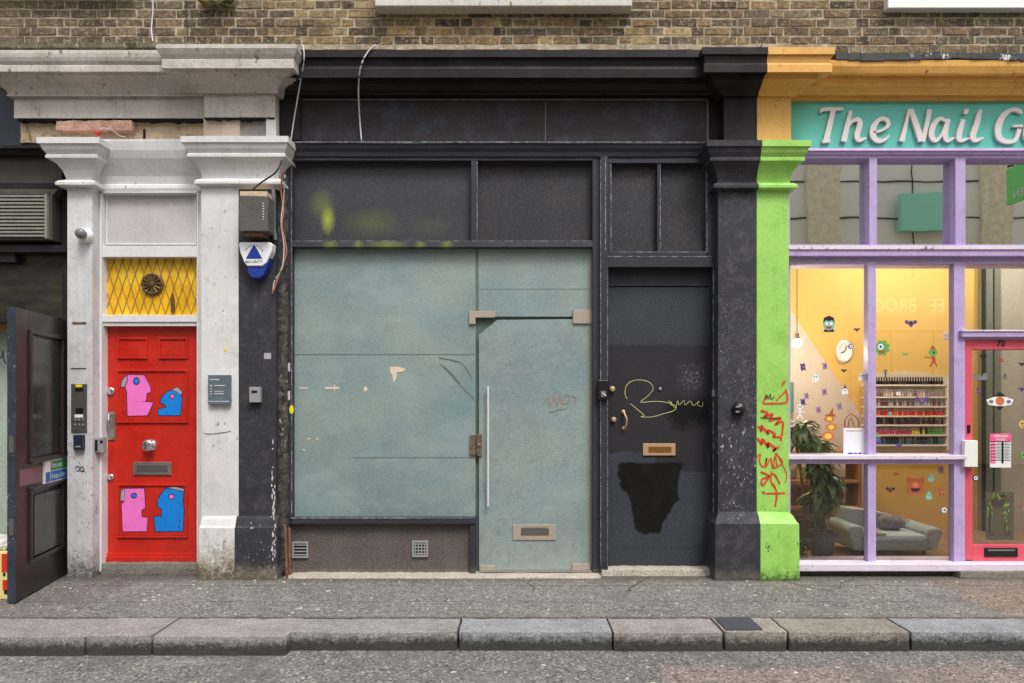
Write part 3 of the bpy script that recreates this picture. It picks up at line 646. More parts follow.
# ---------------------------------------------------------------- red door bay
RD = thing('red_door_entrance', 'panelled doorway bay with gloss red front door and yellow fanlight', 'doorway', (wx(152), .05, 0))
c = MB(); yj = -.02
c.pb(91, 101.2, 187, 572, yj, .2); c.pb(197, 204, 187, 572, yj, .2)
c.pb(101.2, 197, 246, 257, yj, .2); c.pb(101.2, 197, 315, 322, yj, .2); c.pb(101.2, 197, 185, 193, yj-.02, .2)
c.pb(101.5, 198, 322, 326, yj+.012, .2)
c.pb(99.6, 101.6, 193, 572, yj-.012, .1); c.pb(196.6, 198.4, 193, 563, yj-.012, .1)
frm = part('door_frame', c, M['white_wood'], RD, bevel=.003)
c = MB()
pr = [(139, -.13), (141, -.13), (150, -.12), (158, -.10), (168, -.065), (176, -.035), (184, -.02), (185, -.04), (188, -.045), (191, -.04), (192, -.02)]
c.mould(pr, wx(98), wx(206), 0, .2, False, False, 8); part('coved_head', c, M['white'], RD)
c = MB(); c.pb(100, 198, 192, 248, .02, .2); part('overdoor_panel', c, M['panel_grey'], RD)
c = MB()
for t_, u_, a_, b_ in ((194, 195.3, 106, 196), (243, 244.5, 106, 196)): c.pb(a_, b_, t_, u_, .012, .03)
c.pb(106, 107.3, 195.3, 243, .012, .03); c.pb(194.8, 196, 195.3, 243, .012, .03)
part('panel_bead', c, M['white_wood'], RD)
c = MB(); c.pb(100, 198, 256, 317, .052, .06)
fan = part('fanlight', c, None or paint('yellow_glass', C(224, 168, 28, 1.1), .25, .22, 6, grain=.0, bump=.1, spec=.5, streak=.3, mott=(C(240, 200, 70), .6, 5)), RD)
c = MB(); yl = .046
x0, x1, z0, z1 = wx(105, yl), wx(196, yl), wz(314, yl), wz(258, yl)
sp = 8.6*(yl+D)/F; sl_ = 3.1
nk = 24
for k in range(-nk, nk):
    for sg in (1, -1):
        xa = x0+k*sp; pts = []
        za, zb = z0, z1
        xb = xa+sg*(z1-z0)/sl_
        # clip against the sides
        def at(t): return (xa+(xb-xa)*t, za+(zb-za)*t)
        ts = [0, 1]
        if xb != xa:
            ta, tb_ = (x0-xa)/(xb-xa), (x1-xa)/(xb-xa); lo, hi = max(0, min(ta, tb_)), min(1, max(ta, tb_))
            if lo < hi-.01:
                a_, b_ = at(lo), at(hi); yy = yl-(.0012 if sg > 0 else 0)
                c.ribbon([(a_[0], a_[1], .0042), (b_[0], b_[1], .0042)], yy, yy+.004)
part('lattice', c, plain('lead_lattice', C(150, 128, 80), .5, .3), fan)
c = MB(); cx_, cz_ = wx(152, .03), wz(284, .03)
c.lathe((cx_, .044, cz_), 'y', [(.094, 0), (.094, .012), (.08, .018), (.07, .012), (.03, .014), (.022, .03), (.0, .034)], 24)
for k in range(12):
    a = k*math.pi/6; c.tube([(cx_+.03*math.cos(a), .026, cz_+.03*math.sin(a)), (cx_+.085*math.cos(a), .024, cz_+.085*math.sin(a))], .007, 5)
part('rosette', c, M['rose'], fan)
c = MB(); c.pp([(171, 312), (170.6, 300), (172.3, 293), (173.6, 300), (174, 312)], .03, .05); part('finial', c, M['rose'], fan)
# leaf
c = MB(); yd = .055; ydf = yd
c.pb(103, 197.5, 326, 562.5, yd, yd+.05)
door = part('door', c, M['red'], RD, label='gloss red panelled front door with painted heads', bevel=.002)
c = MB()
for a, b, t, u in ((117, 147, 337.5, 358.6), (158, 187.5, 337.5, 358.6), (116, 187.5, 369.6, 423), (117, 187, 484, 538)):
    for (p, q, r_, s_) in ((a, b, t, t+2), (a, b, u-2, u), (a, a+2, t+2, u-2), (b-2, b, t+2, u-2)): c.pb(p, q, r_, s_, yd-.014, yd+.003)
    c.pb(a+2.5, b-2.5, t+2.5, u-2.5, yd-.003, yd+.003)
    part('panel_moulding', c, M['red'], door, bevel=.003); c = MB()
c.pb(104, 196.5, 553.5, 557, yd-.012, yd); c.pb(104, 196.5, 557, 562, yd-.028, yd)
part('weather_bar', c, M['red'], door, bevel=.003)
c = MB(); c.pb(133, 171, 462, 475, yd-.012, yd); part('letterbox', c, M['steel'], door, bevel=.003)
c = MB(); c.pb(136.5, 167.5, 465, 472, yd-.0145, yd-.01); part('letterbox_flap', c, M['steel_dk'], door, bevel=.002)
def knob(px, py, r, Y, L=.05): return MB().lathe((wx(px, Y), Y, wz(py, Y)), 'y', [(r, 0), (r, .006), (r*.45, .012), (r*.4, L*.5), (r*.95, L*.65), (r, L*.85), (r*.7, L), (0.001, L*1.02)], 20)
part('knob', knob(151, 445, .05, yd, .07), M['chrome'], door, smooth=True)
part('lock', knob(111, 391, .032, yd, .02), M['chrome'], door, smooth=True)
part('lock', knob(111, 477, .026, yd, .02), M['chrome'], door, smooth=True)
c = MB(); c.pb(108, 115, 412, 440, yd-.01, yd); c.tube([(wx(111, yd), yd-.03, wz(414, yd)), (wx(111.5, yd), yd-.045, wz(420, yd)), (wx(111.5, yd), yd-.03, wz(428, yd))], .012, 8)
part('handle', c, M['steel'], door, bevel=.002)
# painted heads: simple generic profiles in the same colours
OUT = plain('dark_outline_paint', C(35, 25, 60), .5); PNK = paint('pink_paint', C(232, 112, 190), .4, .08, 9, bump=.1); BLU = paint('blue_paint', C(22, 122, 206), .4, .08, 9, bump=.1); GRH = plain('grey_hair_paint', C(160, 150, 160), .5)
def grow(pts, k):
    n = len(pts); out = []
    ar = sum(pts[i][0]*pts[(i+1) % n][1]-pts[(i+1) % n][0]*pts[i][1] for i in range(n)); sg = 1 if ar > 0 else -1
    for i in range(n):
        a, b, c_ = pts[i-1], pts[i], pts[(i+1) % n]
        n1 = Vector((b[1]-a[1], a[0]-b[0])).normalized()*sg; n2 = Vector((c_[1]-b[1], b[0]-c_[0])).normalized()*sg
        nn = (n1+n2); nn = nn/max(.6, nn.length*nn.length/2) if nn.length > .01 else n1
        out.append((b[0]+nn.x*k, b[1]+nn.y*k))
    return out
def head(pts, hair, eye, mat, oy, label):
    S = 9.76; P_ = [(100+x/S, oy+y/S) for x, y in pts]; H_ = [(100+x/S, oy+y/S) for x, y in hair]
    yq = yd-.004
    m = MB(); m.pp(grow(P_, .75), yq, yq+.001); m.pp(grow(H_, .7), yq-.0006, yq+.0005)
    m.cm = 1; m.pp(P_, yq-.0016, yq); m.cm = 2; m.pp(H_, yq-.0022, yq)
    ex, ey = 100+eye[0]/S, oy+eye[1]/S; m.cm = 0; m.ell(ex, ey, eye[2]/S, eye[3]/S, yq-.003, yq); m.cm = 3; m.ell(ex, ey, eye[2]/S*.72, eye[3]/S*.72, yq-.004, yq)
    part('painted_head', m, [OUT, mat, GRH, BLU if mat is PNK else PNK], door, label=label)
head([(270, 145), (430, 150), (490, 262), (494, 312), (455, 325), (448, 402), (395, 408), (518, 414), (465, 540), (270, 545), (262, 300), (245, 262), (270, 205)], [(262, 150), (218, 200), (203, 262), (236, 262), (262, 205)], (355, 205, 32, 38), PNK, 360, 'pink painted head with open jaw, upper left of the red door')
head([(700, 297), (770, 322), (800, 372), (782, 540), (572, 540), (568, 482), (645, 466), (640, 436), (588, 415), (604, 370), (650, 312)], [(702, 290), (755, 266), (802, 312), (790, 338), (745, 308)], (706, 355, 24, 26), BLU, 360, 'small blue painted head, upper right of the red door')
head([(245, 182), (430, 182), (441, 370), (402, 392), (408, 462), (464, 466), (455, 598), (222, 600), (215, 400), (210, 340), (240, 300)], [(238, 180), (205, 205), (200, 300), (238, 298)], (330, 250, 30, 28), PNK, 470, 'pink painted head in the lower left of the red door')
head([(640, 180), (815, 212), (806, 300), (818, 400), (805, 598), (542, 598), (528, 452), (600, 458), (606, 382), (568, 362), (562, 300), (600, 230)], [(660, 172), (740, 165), (822, 188), (815, 206), (700, 182)], (698, 260, 30, 28), BLU, 470, 'blue painted head in the lower right of the red door')
c = strokes([[(215, 350), (235, 352), (217, 380)], [(215, 395), (235, 400), (232, 430)], [(213, 450), (236, 455)], [(212, 490), (236, 500), (230, 530)]], 100, 360, 9.76, .5, yd-.0035, sm=False)
c = strokes([[(775, 440), (765, 455)], [(770, 480), (778, 510)], [(765, 545), (775, 570)]], 100, 470, 9.76, .8, yd-.0065, c, sm=False)
part('painted_signature', c, OUT, door)
c = MB(); c.rough(wx(102), wx(203), -.035, .2, -.03, wz(563.5, -.035), .04, .004, 8, .01); part('step', c, M['step_dk'], RD)
c = MB(); c.pb(94, 98, 190, 572, yj-.006, yj+.003); c.pb(100.4, 101.6, 560, 572, yj-.006, yj+.003); part('cable_trunking', c, M['wpla'], RD)

# ---------------------------------------------------------------- vacant shopfront
VS = thing('vacant_shopfront', 'boarded dark grey shopfront with pale teal boards behind glass', 'shopfront', (wx(440), .05, 0))
fy = -.02
c = MB(); c.pb(290, 708, 100, 141.5, -.03, .03); fas = part('fascia_panel', c, M['blk_fascia'], VS)
c = MB()
c.pb(288, 290, 98, 141.5, -.04, .03); c.pb(706.8, 708.6, 100, 141.5, -.04, .03); c.pb(290, 706.8, 98.6, 100.2, -.038, .03); c.pb(545, 546, 102, 141, -.0325, -.029)
part('fascia_bead', c, M['edge'] if False else paint('worn_bead', C(92, 88, 88), .5, .3, 20), fas)
c = MB(); c.mould([(142, -.075), (143.4, -.078), (144, -.07), (148, -.06), (152, -.04), (156, -.034), (158, -.02)], wx(286), wx(712), 0, .1, False, False, 20); part('lintel_moulding', c, M['frame'], VS)
c = MB(); c.pb(287, 711, 141.6, 142.6, -.080, -.05, .0015); part('lintel_edge', c, M['edge'], VS, label='pale top edge of the lintel moulding')  # thin pale strip along the top of the lintel moulding
# frame members
c = MB()
c.pb(285.5, 292, 142, 524, fy, .2); c.pb(592.5, 597, 158, 572, fy+.004, .2); c.pb(597, 601, 158, 572, fy+.012, .2); c.pb(600.5, 608, 150, 572, fy-.012, .2)
c.pb(292, 592.5, 158, 160.5, fy, .2); c.pb(471, 477.5, 160.5, 241, fy, .2)
c.pb(292, 476, 518, 524, fy-.012, .2); c.pb(470, 476, 524, 573, fy, .2)
part('frame', c, M['frame'], VS, bevel=.003)
c = MB()
c.pb(286.3, 287.2, 150, 520, fy-.0015, fy+.003); c.pb(291.2, 292, 162, 518, fy-.0015, fy+.003); c.pb(600.3, 601.1, 160, 566, fy-.0135, fy); c.pb(607.3, 608.1, 270, 566, fy-.0135, fy)
c.pb(292, 592, 240.6, 241.3, fy-.0095, fy); c.pb(290, 474, 517.6, 518.6, fy-.0135, fy); c.pb(476.7, 477.6, 162, 240.6, fy-.0015, fy+.003); c.pb(605, 606, 150, 250, fy-.0135, fy)
part('worn_edge', c, M['edge'], VS, label='paint worn pale along the frame edges')
def transom_mat():
    s = NT('sprayed_boarding'); rgb = C(54, 55, 59)
    c = s.mix(s.ramp(s.noise(2.2, 5), .3, .7), tuple(v*.85 for v in rgb), tuple(v*1.15 for v in rgb))
    c = s.mix(.75, c, s.mix(s.ramp(s.noise(75, 4, .9), .32, .68), (.14, .14, .14), (.86, .86, .86)), 'OVERLAY')
    X = s.xyz()
    for px, py, rx, rz, k in ((329, 221, .055, .11, .85), (323, 206, .10, .12, .22), (372, 224, .22, .12, .13), (430, 228, .16, .08, .06)):
        dx = s.m('DIVIDE', s.m('SUBTRACT', X[0], wx(px, .1)), rx); dz = s.m('DIVIDE', s.m('SUBTRACT', X[2], wz(py, .1)), rz)
        r2 = s.m('SQRT', s.m('ADD', s.m('MULTIPLY', dx, dx), s.m('MULTIPLY', dz, dz)))
        r2 = s.m('ADD', r2, s.m('MULTIPLY', s.m('SUBTRACT', s.noise(90, 5, .9), .5), 1.5))
        c = s.mix(s.ramp(r2, .1, 1.25, k, 0), c, C(160, 170, 62))
    return s.bsdf(c, .5, 0, .4, s.bump(s.noise(45, 4), .15, .004))
M['transom_y'] = transom_mat()
c = MB(); c.pb(290, 472, 160, 242, .06, .1); part('transom_board', c, M['transom_y'], VS, label='dark board with a yellow-green spray mark')
c = MB(); c.pb(476, 594, 160, 242, .06, .1); part('transom_board', c, M['transom'], VS)
def rail_mat():
    s = NT('sprayed_rail'); X = s.xyz()
    c = s.mix(s.ramp(s.noise(3, 5), .3, .7), C(50, 51, 57), C(64, 65, 72)); f = None
    for px, hw in ((331, 7), (359, 5), (388, 17), (421, 5), (447, 6)):
        d = s.m('ABSOLUTE', s.m('SUBTRACT', X[0], wx(px))); q = s.ramp(s.m('ADD', d, s.m('MULTIPLY', s.m('SUBTRACT', s.noise(55, 4, .8), .5), .09)), 0, hw*D/F*1.3, .6, 0)
        c = s.mix(q, c, C(128, 138, 56))
    return s.bsdf(c, .5, 0, .4, s.bump(s.noise(40, 4), .25, .004))
c = MB(); c.pb(292, 592.5, 241, 247, fy-.008, .2); part('transom_rail', c, rail_mat(), VS, label='frame rail with faint yellow-green spray marks', bevel=.003)
def mdf_mat(name, rgb, streaks=True):
    s = NT(name)
    c = s.mix(s.ramp(s.noise(.9, 4, .55), .35, .65), tuple(v*.84 for v in rgb), C(140, 152, 148))
    c = s.mix(s.ramp(s.noise(1.5, 3, .5, None), .45, .62, 0, .4), c, C(108, 138, 144))
    c = s.mix(.34, c, s.mix(s.ramp(s.m('ADD', s.m('MULTIPLY', s.noise(1, 3, .9, s.scale((38, 38, 110))), .5), s.m('MULTIPLY', s.noise(1, 3, .9, s.scale((110, 38, 38))), .5)), .36, .64), (.1, .1, .1), (.9, .9, .9)), 'OVERLAY')
    st = s.noise(1, 5, .75, s.scale((2.2, 2, 46))); c = s.mix(s.ramp(st, .60, .74, 0, .22), c, C(96, 112, 112))
    sp_ = s.noise(48, 5, .85); c = s.mix(s.ramp(sp_, .665, .70, 0, .5), c, C(176, 186, 182)); c = s.mix(s.ramp(s.noise(36, 5, .85), .66, .70, 0, .4), c, C(86, 98, 98))
    wp = s.noise(1, 5, .7, s.scale((2.2, 2, 4)), .3); c = s.mix(s.ramp(wp, .46, .66, 0, .45), c, C(146, 160, 158)); X = s.xyz()
    lo = s.m('ADD', s.ramp(X[2], 0, .9, .25, -.2), s.noise(14, 6, .8)); c = s.mix(s.ramp(lo, .55, .75, 0, .5), c, C(150, 158, 152))
    ed = s.ramp(s.m('ADD', s.m('ABSOLUTE', s.m('SUBTRACT', X[0], wx(592))), s.m('MULTIPLY', s.noise(12, 5, .8), .10)), .05, .12, .5, 0); c = s.mix(ed, c, C(150, 150, 128))
    return s.bsdf(c, .32, 0, .45, s.bump(s.noise(3, 3), .12, .01))
M['mdf'] = mdf_mat('pale_teal_painted_board', C(124, 140, 139)); M['mdf2'] = mdf_mat('pale_teal_door_board', C(132, 145, 145))
c = MB(); c.pb(290, 475.5, 246, 519, .05, .09); bw_ = part('window_board', c, M['mdf'], VS, label='large pale teal board filling the shop window')
c = MB(); yb2 = .047
for t in (354, 457):
    m1 = MB(); m1.pb(292+(60 if t == 457 else 0), 474, t, t+.8, yb2+.001, .052); part('board_joint', m1, plain('board_joint_line', C(98, 114, 116), .7), bw_)  # thin darker line at the joint between two boards
c2 = strokes([[(930, 72), (980, 84), (1010, 95)], [(955, 110), (1000, 155), (1024, 185)]], 220, 340, 4.267, .7, yb2)
c2 = strokes([[(0, 78), (60, 86), (100, 105), (135, 160)], [(0, 100), (40, 140), (80, 185), (145, 250)], [(540, 268), (596, 268)]], 440, 340, 4.267, .6, yb2-.0005, c2)
c.v += c2.v; off = len(c.v)-len(c2.v); c.f += [tuple(i+off for i in f) for f in c2.f]; c.m += c2.m; c.cols += c2.cols
part('crease', c, plain('board_crease', C(98, 114, 116), .7), bw_)
c = MB(); yq = .0475
c.pp([(390, 367), (398, 366.5), (406, 369), (402, 372), (397, 372), (396, 379), (393.5, 382), (392, 374), (390, 372)], yq, .051)
c.pb(325, 339, 387, 389, yq, .051, .003); c.pb(334, 335, 384.5, 391, yq-.001, .051); c.pb(299, 308, 387.5, 388.8, yq, .051, .002)
c.ell(365.5, 389, 2, 2.6, yq, .051, 10); c.pb(308, 310, 438, 439.5, yq, .051); c.pb(316, 318.5, 438.5, 439.6, yq, .051); c.pb(303, 305, 449, 451, yq, .051)
part('tape_scrap', c, plain('torn_beige_tape', C(208, 188, 165), .7), bw_)
c = MB(); c.ell(291.5, 409.5, 2.2, 4.5, fy-.003, fy, 10); part('yellow_dab', c, M['yellow'], VS)
c = MB(); c.pb(284.5, 290, 363, 371.5, fy-.003, fy); c.pb(284.5, 290, 391, 400, fy-.003, fy); part('torn_sticker', c, plain('torn_sticker', C(188, 180, 186), .6), VS)
# black gap behind the door lines
c = MB(); c.pb(475, 594, 247, 572, .075, .2); part('dark_reveal', c, plain('green_black_gap', C(84, 100, 92), .7), VS)
c = MB(); c.pb(478.3, 593, 248, 316.6, .05, .072); part('transom_glass', c, M['mdf2'], VS, label='pale teal panel above the glass door', bevel=.001)
c = MB(); c.pp([(478.8, 335), (497, 320), (593, 319), (593, 569), (479, 570.5)], .045, .07)
gd = part('glass_door', c, M['mdf2'], VS, label='boarded frameless glass door with clipped top corner', bevel=.001)
c = MB(); c.pb(475.2, 478, 247, 312, .052, .08); part('edge_seal', c, plain('green_glass_edge', C(92, 112, 98), .3), VS)
yf2 = .03
c = MB(); c.pp([(469, 311), (495, 311.5), (495, 317.5), (475.5, 317.5), (475.5, 324), (469, 324)], yf2, .05); part('patch_fitting', c, M['copperp'], VS, bevel=.002)
c = MB(); c.pb(573, 593.5, 310, 323.5, yf2, .05); part('patch_fitting', c, M['copperp'], VS, bevel=.002)
c = MB(); c.pb(480, 495, 565.5, 571.5, yf2, .05); part('patch_fitting', c, M['copperp'], gd, bevel=.002)
c = MB(); c.pb(572, 591, 564, 570.5, yf2, .05); part('patch_fitting', c, M['copperp'], gd, bevel=.002)
c = MB(); c.pb(470, 475.6, 435, 455, yf2, .05); c.pb(476.4, 482, 434, 456, yf2-.004, .05); c.lathe((wx(479, yf2), yf2-.004, wz(445, yf2)), 'y', [(.016, 0), (.013, .012), (.004, .014)], 14)
part('lock', c, paint('brown_lock_case', C(125, 108, 96), .45, .3, 20, metal=.5, chips=((C(90, 60, 45), .55, 40, 0, 3),)), gd, bevel=.002)
c = MB(); c.tube([(wx(488), .0, wz(386)), (wx(488), .0, wz(506))], .0095, 10)
for py in (392, 500): c.tube([(wx(488), .0, wz(py)), (wx(488), .05, wz(py))], .008, 8)
part('pull_bar', c, plain('satin_bar', C(215, 215, 215), .3, .2), gd)
c = MB(); c.pb(513, 556, 524.5, 540, .036, .05); lb = part('letterbox', c, M['copperp'], gd, bevel=.002)
c = MB(); c.pb(521, 549, 528.5, 535.5, .0335, .04); c.pb(522, 547.5, 527.5, 528.3, .033, .04); part('letterbox_flap', c, M['steel_dk'], gd, bevel=.001)
c = MB()
c = strokes([[(452, 268), (462, 245), (470, 285), (485, 240), (500, 282), (508, 235), (520, 275)], [(525, 270), (530, 240), (552, 238), (548, 268), (526, 272)], [(560, 235), (580, 250), (570, 272)], [(465, 308), (505, 298), (540, 292)]], 440, 340, 4.267, [.9, .8, .8, .6], .0425)
part('graffiti_tag', c, plain('rust_marker', C(150, 118, 98), .6), gd, label='faint rust coloured scribble on the glass door')
c = MB()
for (x1_, y1_, x2_, y2_) in ((241, 100, 270, 95), (275, 105, 328, 104), (310, 12, 330, 24), (365, 45, 412, 20), (285, 148, 305, 146), (350, 96, 372, 94)):
    c.ribbon([(wx(440+x1_/4.267, .043), wz(340+y1_/4.267, .043), .006), (wx(440+(x1_+x2_)/8.53, .043), wz(340+(y1_+y2_)/8.53-.4, .043), .010), (wx(440+x2_/4.267, .043), wz(340+y2_/4.267, .043), .004)], .0435, .046)
c.ribbon([(wx(509.5, .043), wz(552, .043), .006), (wx(509, .043), wz(566, .043), .006)], .0435, .046)
part('scuff', c, plain('grey_scuff', C(112, 126, 128), .7), gd)
c = MB(); c.pb(479, 591, 288.6, 289.3, .0485, .051); part('board_joint', c, plain('faint_joint', C(112, 126, 126), .7), VS)
c = MB(); c.pb(290, 472, 523, 575, .03, .2); ri = part('stall_riser', c, M['riser'], VS)
def vent(px0, px1, py0, py1, grid, label):
    c = MB(); y = .012
    c.pb(px0, px1, py0, py0+1.6, y, .032); c.pb(px0, px1, py1-1.6, py1, y, .032); c.pb(px0, px0+1.6, py0+1.6, py1-1.6, y, .032); c.pb(px1-1.6, px1, py0+1.6, py1-1.6, y, .032)
    n = 5
    for k in range(1, n): 
        p = py0+(py1-py0)*k/n; c.pb(px0+1.6, px1-1.6, p-.55, p+.55, y+.003, .03)
    if grid:
        for k in range(1, n): p = px0+(px1-px0)*k/n; c.pb(p-.5, p+.5, py0+1.6, py1-1.6, y+.005, .03)
    v = part('air_vent', c, M['gpla'], VS, label=label)
    c = MB(); c.pb(px0+1, px1-1, py0+1, py1-1, .026, .031); part('vent_void', c, M['void'], v)
vent(292, 308, 542, 558, False, 'louvred grey air vent at the left of the stall riser'); vent(412, 428, 541, 557, True, 'square grid air vent in the middle of the stall riser')
c = MB(); c.rough(wx(288), wx(600), -.14, .1, -.05, .012, .05, .008, 6, .01); part('concrete_sill', c, M['concrete'], VS)
c = MB(); c.pb(479, 592, 570.5, 572.3, .0, .07); part('threshold', c, M['steel'], VS)

# ---------------------------------------------------------------- black side door bay
BD = thing('black_door_entrance', 'dark blue-grey flush door bay with two-pane transom beside the pilaster', 'doorway', (wx(660), .05, 0))
c = MB()
c.pb(608, 713, 256.5, 267, fy-.008, .2); c.pb(713, 716.5, 158, 572, fy, .2); c.pb(608, 713, 158, 163, fy, .2); c.pb(608, 611, 163, 256.5, fy+.004, .2); c.pb(707.5, 713, 163, 256.5, fy+.004, .2)
c.pb(657.2, 660.6, 163, 253, fy+.01, .2); c.pb(611, 707, 252, 256.5, fy+.004, .2); c.pb(716.5, 719.5, 190, 572, fy+.03, .2)
part('door_frame', c, M['frame'], BD, bevel=.003)
c = MB(); c.pb(610.6, 611.5, 164, 252, fy+.002, .01); c.pb(611.5, 706.5, 251.6, 252.4, fy+.002, .01); c.pb(706.5, 707.4, 164, 252, fy+.002, .01); c.pb(659.9, 660.7, 164, 252, fy+.0085, .01); c.pb(608, 712, 256.1, 256.9, fy-.0095, fy)
c.pb(713, 714, 270, 560, fy-.0015, fy+.01)
part('worn_edge', c, M['edge'], BD, label='paint worn pale along the bay frame')
c = MB(); c.pb(608, 713, 162, 253, .05, .09); part('transom_board', c, M['transom'], BD)
c = MB(); c.pb(608, 716, 266, 286, .07, .1); part('head_board', c, M['frame'], BD)
def bdoor(blot=False):
    s = NT('patched_dark_door'); rgb = C(56, 59, 66)
    c = s.mix(s.ramp(s.noise(2.4, 5), .3, .7), tuple(v*.85 for v in rgb), tuple(v*1.12 for v in rgb))
    y = .08
    c = s.mix(s.box(wx(605, y), wx(720, y), wz(452, y), wz(345, y), .006, .10, 7), c, C(45, 43, 47))
    c = s.mix(s.box(wx(655, y), wx(707, y), wz(472, y), wz(445, y), .006, .05, 7), c, C(45, 43, 47))
    c = s.mix(s.box(wx(668, y), wx(706, y), wz(426, y), wz(400, y), .05, .25, 9), c, (.006, .006, .007))
    c = s.mix(s.m('MULTIPLY', s.box(wx(680, y), wx(704, y), wz(388, y), wz(366, y), .05, .1, 9), s.ramp(s.noise(60, 5, .8), .5, .62, 0, .5)), c, C(150, 150, 155))
    c = s.mix(s.ramp(s.noise(60, 3, .8), .72, .74, 0, .5), c, C(110, 115, 125))
    c = s.mix(.75, c, s.mix(s.ramp(s.noise(75, 4, .9), .32, .68), (.14, .14, .14), (.86, .86, .86)), 'OVERLAY')
    if blot:
        a = s.n('ShaderNodeAttribute'); a.attribute_name = 'blot'
        q = s.m('ADD', a.outputs['Fac'], s.m('MULTIPLY', s.m('SUBTRACT', s.noise(26, 6, .8), .5), .07))
        c = s.mix(s.ramp(q, -.006, .010), c, s.mix(s.ramp(s.noise(9, 5, .8), .4, .75), (.003, .003, .003), (.009, .0085, .0085)))
    return s.bsdf(c, s.ramp(s.noise(5, 4), .3, .7, .5, .65), 0, .22, s.bump(s.noise(40, 4), .25, .004))
c = MB(); c.pb(608.5, 716, 287, 568, .08, .12); bdo = part('door', c, bdoor(), BD, label='dark flush door with patches of overpaint')
yk = .0785
O = [(590+x/4.267, 420+y/4.267) for x, y in [(120, 185), (180, 180), (260, 184), (340, 180), (400, 182), (396, 200), (384, 222), (378, 262), (375, 300), (385, 345), (366, 350), (350, 380), (330, 410), (312, 440), (306, 470), (298, 485), (262, 482), (230, 488), (205, 480), (192, 462), (180, 400), (170, 350), (162, 318), (138, 300), (126, 280), (130, 262), (116, 240), (122, 210)]]
O = [(wx(a, .08), wz(b, .08)) for a, b in O]
def sdist(x, z):
    dm = 9; ins = False; n = len(O)
    for i in range(n):
        ax, az = O[i]; bx, bz = O[(i+1) % n]; ex, ez = bx-ax, bz-az
        t = max(0, min(1, ((x-ax)*ex+(z-az)*ez)/(ex*ex+ez*ez+1e-9))); dm = min(dm, math.hypot(x-ax-ex*t, z-az-ez*t))
        if (az > z) != (bz > z) and x < (bx-ax)*(z-az)/(bz-az)+ax: ins = not ins
    return dm if ins else -dm
c = MB(); gx0, gx1, gz0, gz1 = wx(611, .08), wx(700, .08), wz(548, .08), wz(458, .08); gn, gm = 76, 76
gv = [[c.add((gx0+(gx1-gx0)*i/gn, yk, gz0+(gz1-gz0)*j/gm)) for j in range(gm+1)] for i in range(gn+1)]
for i in range(gn):
    for j in range(gm): c.face((gv[i][j], gv[i+1][j], gv[i+1][j+1], gv[i][j+1]))
kc = {}
for fi, f_ in enumerate(c.f): pass
bo = part('black_overpaint', c, None or bdoor(True), bdo, label='ragged patch of black overpaint below the letterbox')
at = bo.data.attributes.new('blot', 'FLOAT', 'POINT')
for k, v in enumerate(c.v): at.data[k].value = sdist(v[0], v[2])
c = strokes([[(205, 220), (190, 180), (200, 120), (240, 85), (300, 75), (370, 90), (402, 130), (392, 165), (350, 208), (310, 245), (400, 238), (500, 245), (575, 275), (560, 308), (480, 332), (400, 355), (310, 355), (335, 343), (285, 300), (230, 255)],
    [(520, 230), (545, 270), (535, 235), (570, 290), (590, 232), (602, 266), (636, 230), (646, 266), (686, 235), (710, 270), (752, 236), (740, 264), (776, 276), (780, 242)]], 600, 370, 7.59, [.55, .45], yk-.0006)
part('graffiti_tag', c, plain('pale_yellow_marker', C(188, 190, 128), .5), bdo, label='looping pale yellow signature scrawled on the dark door')
c = MB(); c.pb(643, 675.5, 443.5, 455.5, .066, .08); part('letterbox', c, M['brass'], bdo, bevel=.002)
c = MB(); c.pb(648.5, 671.5, 446.5, 452.5, .0635, .07); part('letterbox_flap', c, plain('dark_brass', C(150, 105, 62), .4, .7), bdo, bevel=.001)
part('lock', knob(612, 389, .024, .078, .03), M['brass'], bdo, smooth=True); part('lock', knob(613.5, 419.5, .022, .078, .025), M['brass'], bdo, smooth=True)
part('spyhole', knob(660, 389, .014, .078, .012), M['steel'], bdo, smooth=True)
c = MB(); c.tube(cat_rom([(wx(623.5, .07), .075, wz(412, .07)), (wx(624.5, .05), .045, wz(414, .05)), (wx(626.5, .04), .03, wz(420, .04)), (wx(625.5, .05), .045, wz(427, .05)), (wx(624, .07), .075, wz(429, .07))], 5), .009, 8)
c.lathe((wx(623.5, .07), .078, wz(412, .07)), 'y', [(.02, 0), (.018, .008), (.004, .012)], 12); c.lathe((wx(624, .07), .078, wz(428.5, .07)), 'y', [(.02, 0), (.018, .008), (.004, .012)], 12)
part('pull_handle', c, M['brass'], bdo, smooth=True)
c = MB(); c.pb(712.5, 717, 390, 396.5, fy-.01, fy+.01); part('hinge', c, M['gpla'], BD, bevel=.001)
c = MB(); c.rough(wx(600), wx(714), -.05, .15, -.06, wz(569.5, -.05), .04, .006, 7, .012); part('step', c, M['concrete'], BD)
c = MB(); c.rough(wx(598), wx(716), -.045, .12, -.06, wz(572.5, -.045)-.004, .04, .004, 7, .006)
part('step_riser', c, M['step_dk'], BD)
c = MB(); c.pb(598, 608.3, 380, 399.5, fy-.05, fy-.012); kx = solo('key_safe', c, M['black'], 'black key safe screwed to the post left of the dark door', 'key safe', bevel=.006)
c = MB(); c.tube([(wx(602, -.08), -.075, wz(393, -.08)), (wx(606, -.08), -.075, wz(396, -.08))], .006); c.pb(601, 606, 391, 397, fy-.053, fy-.048); part('dial', c, M['steel'], kx)
c = MB(); yb_ = YS; c.lathe((wx(738, yb_), yb_, wz(409, yb_)), 'y', [(.055, 0), (.055, .02), (.045, .035), (.045, .06), (.02, .075), (.001, .076)], 18)
dm = solo('door_entry_buzzer', c, M['black'], 'round black buzzer unit on the black pilaster right of the dark door', 'buzzer', smooth=False)
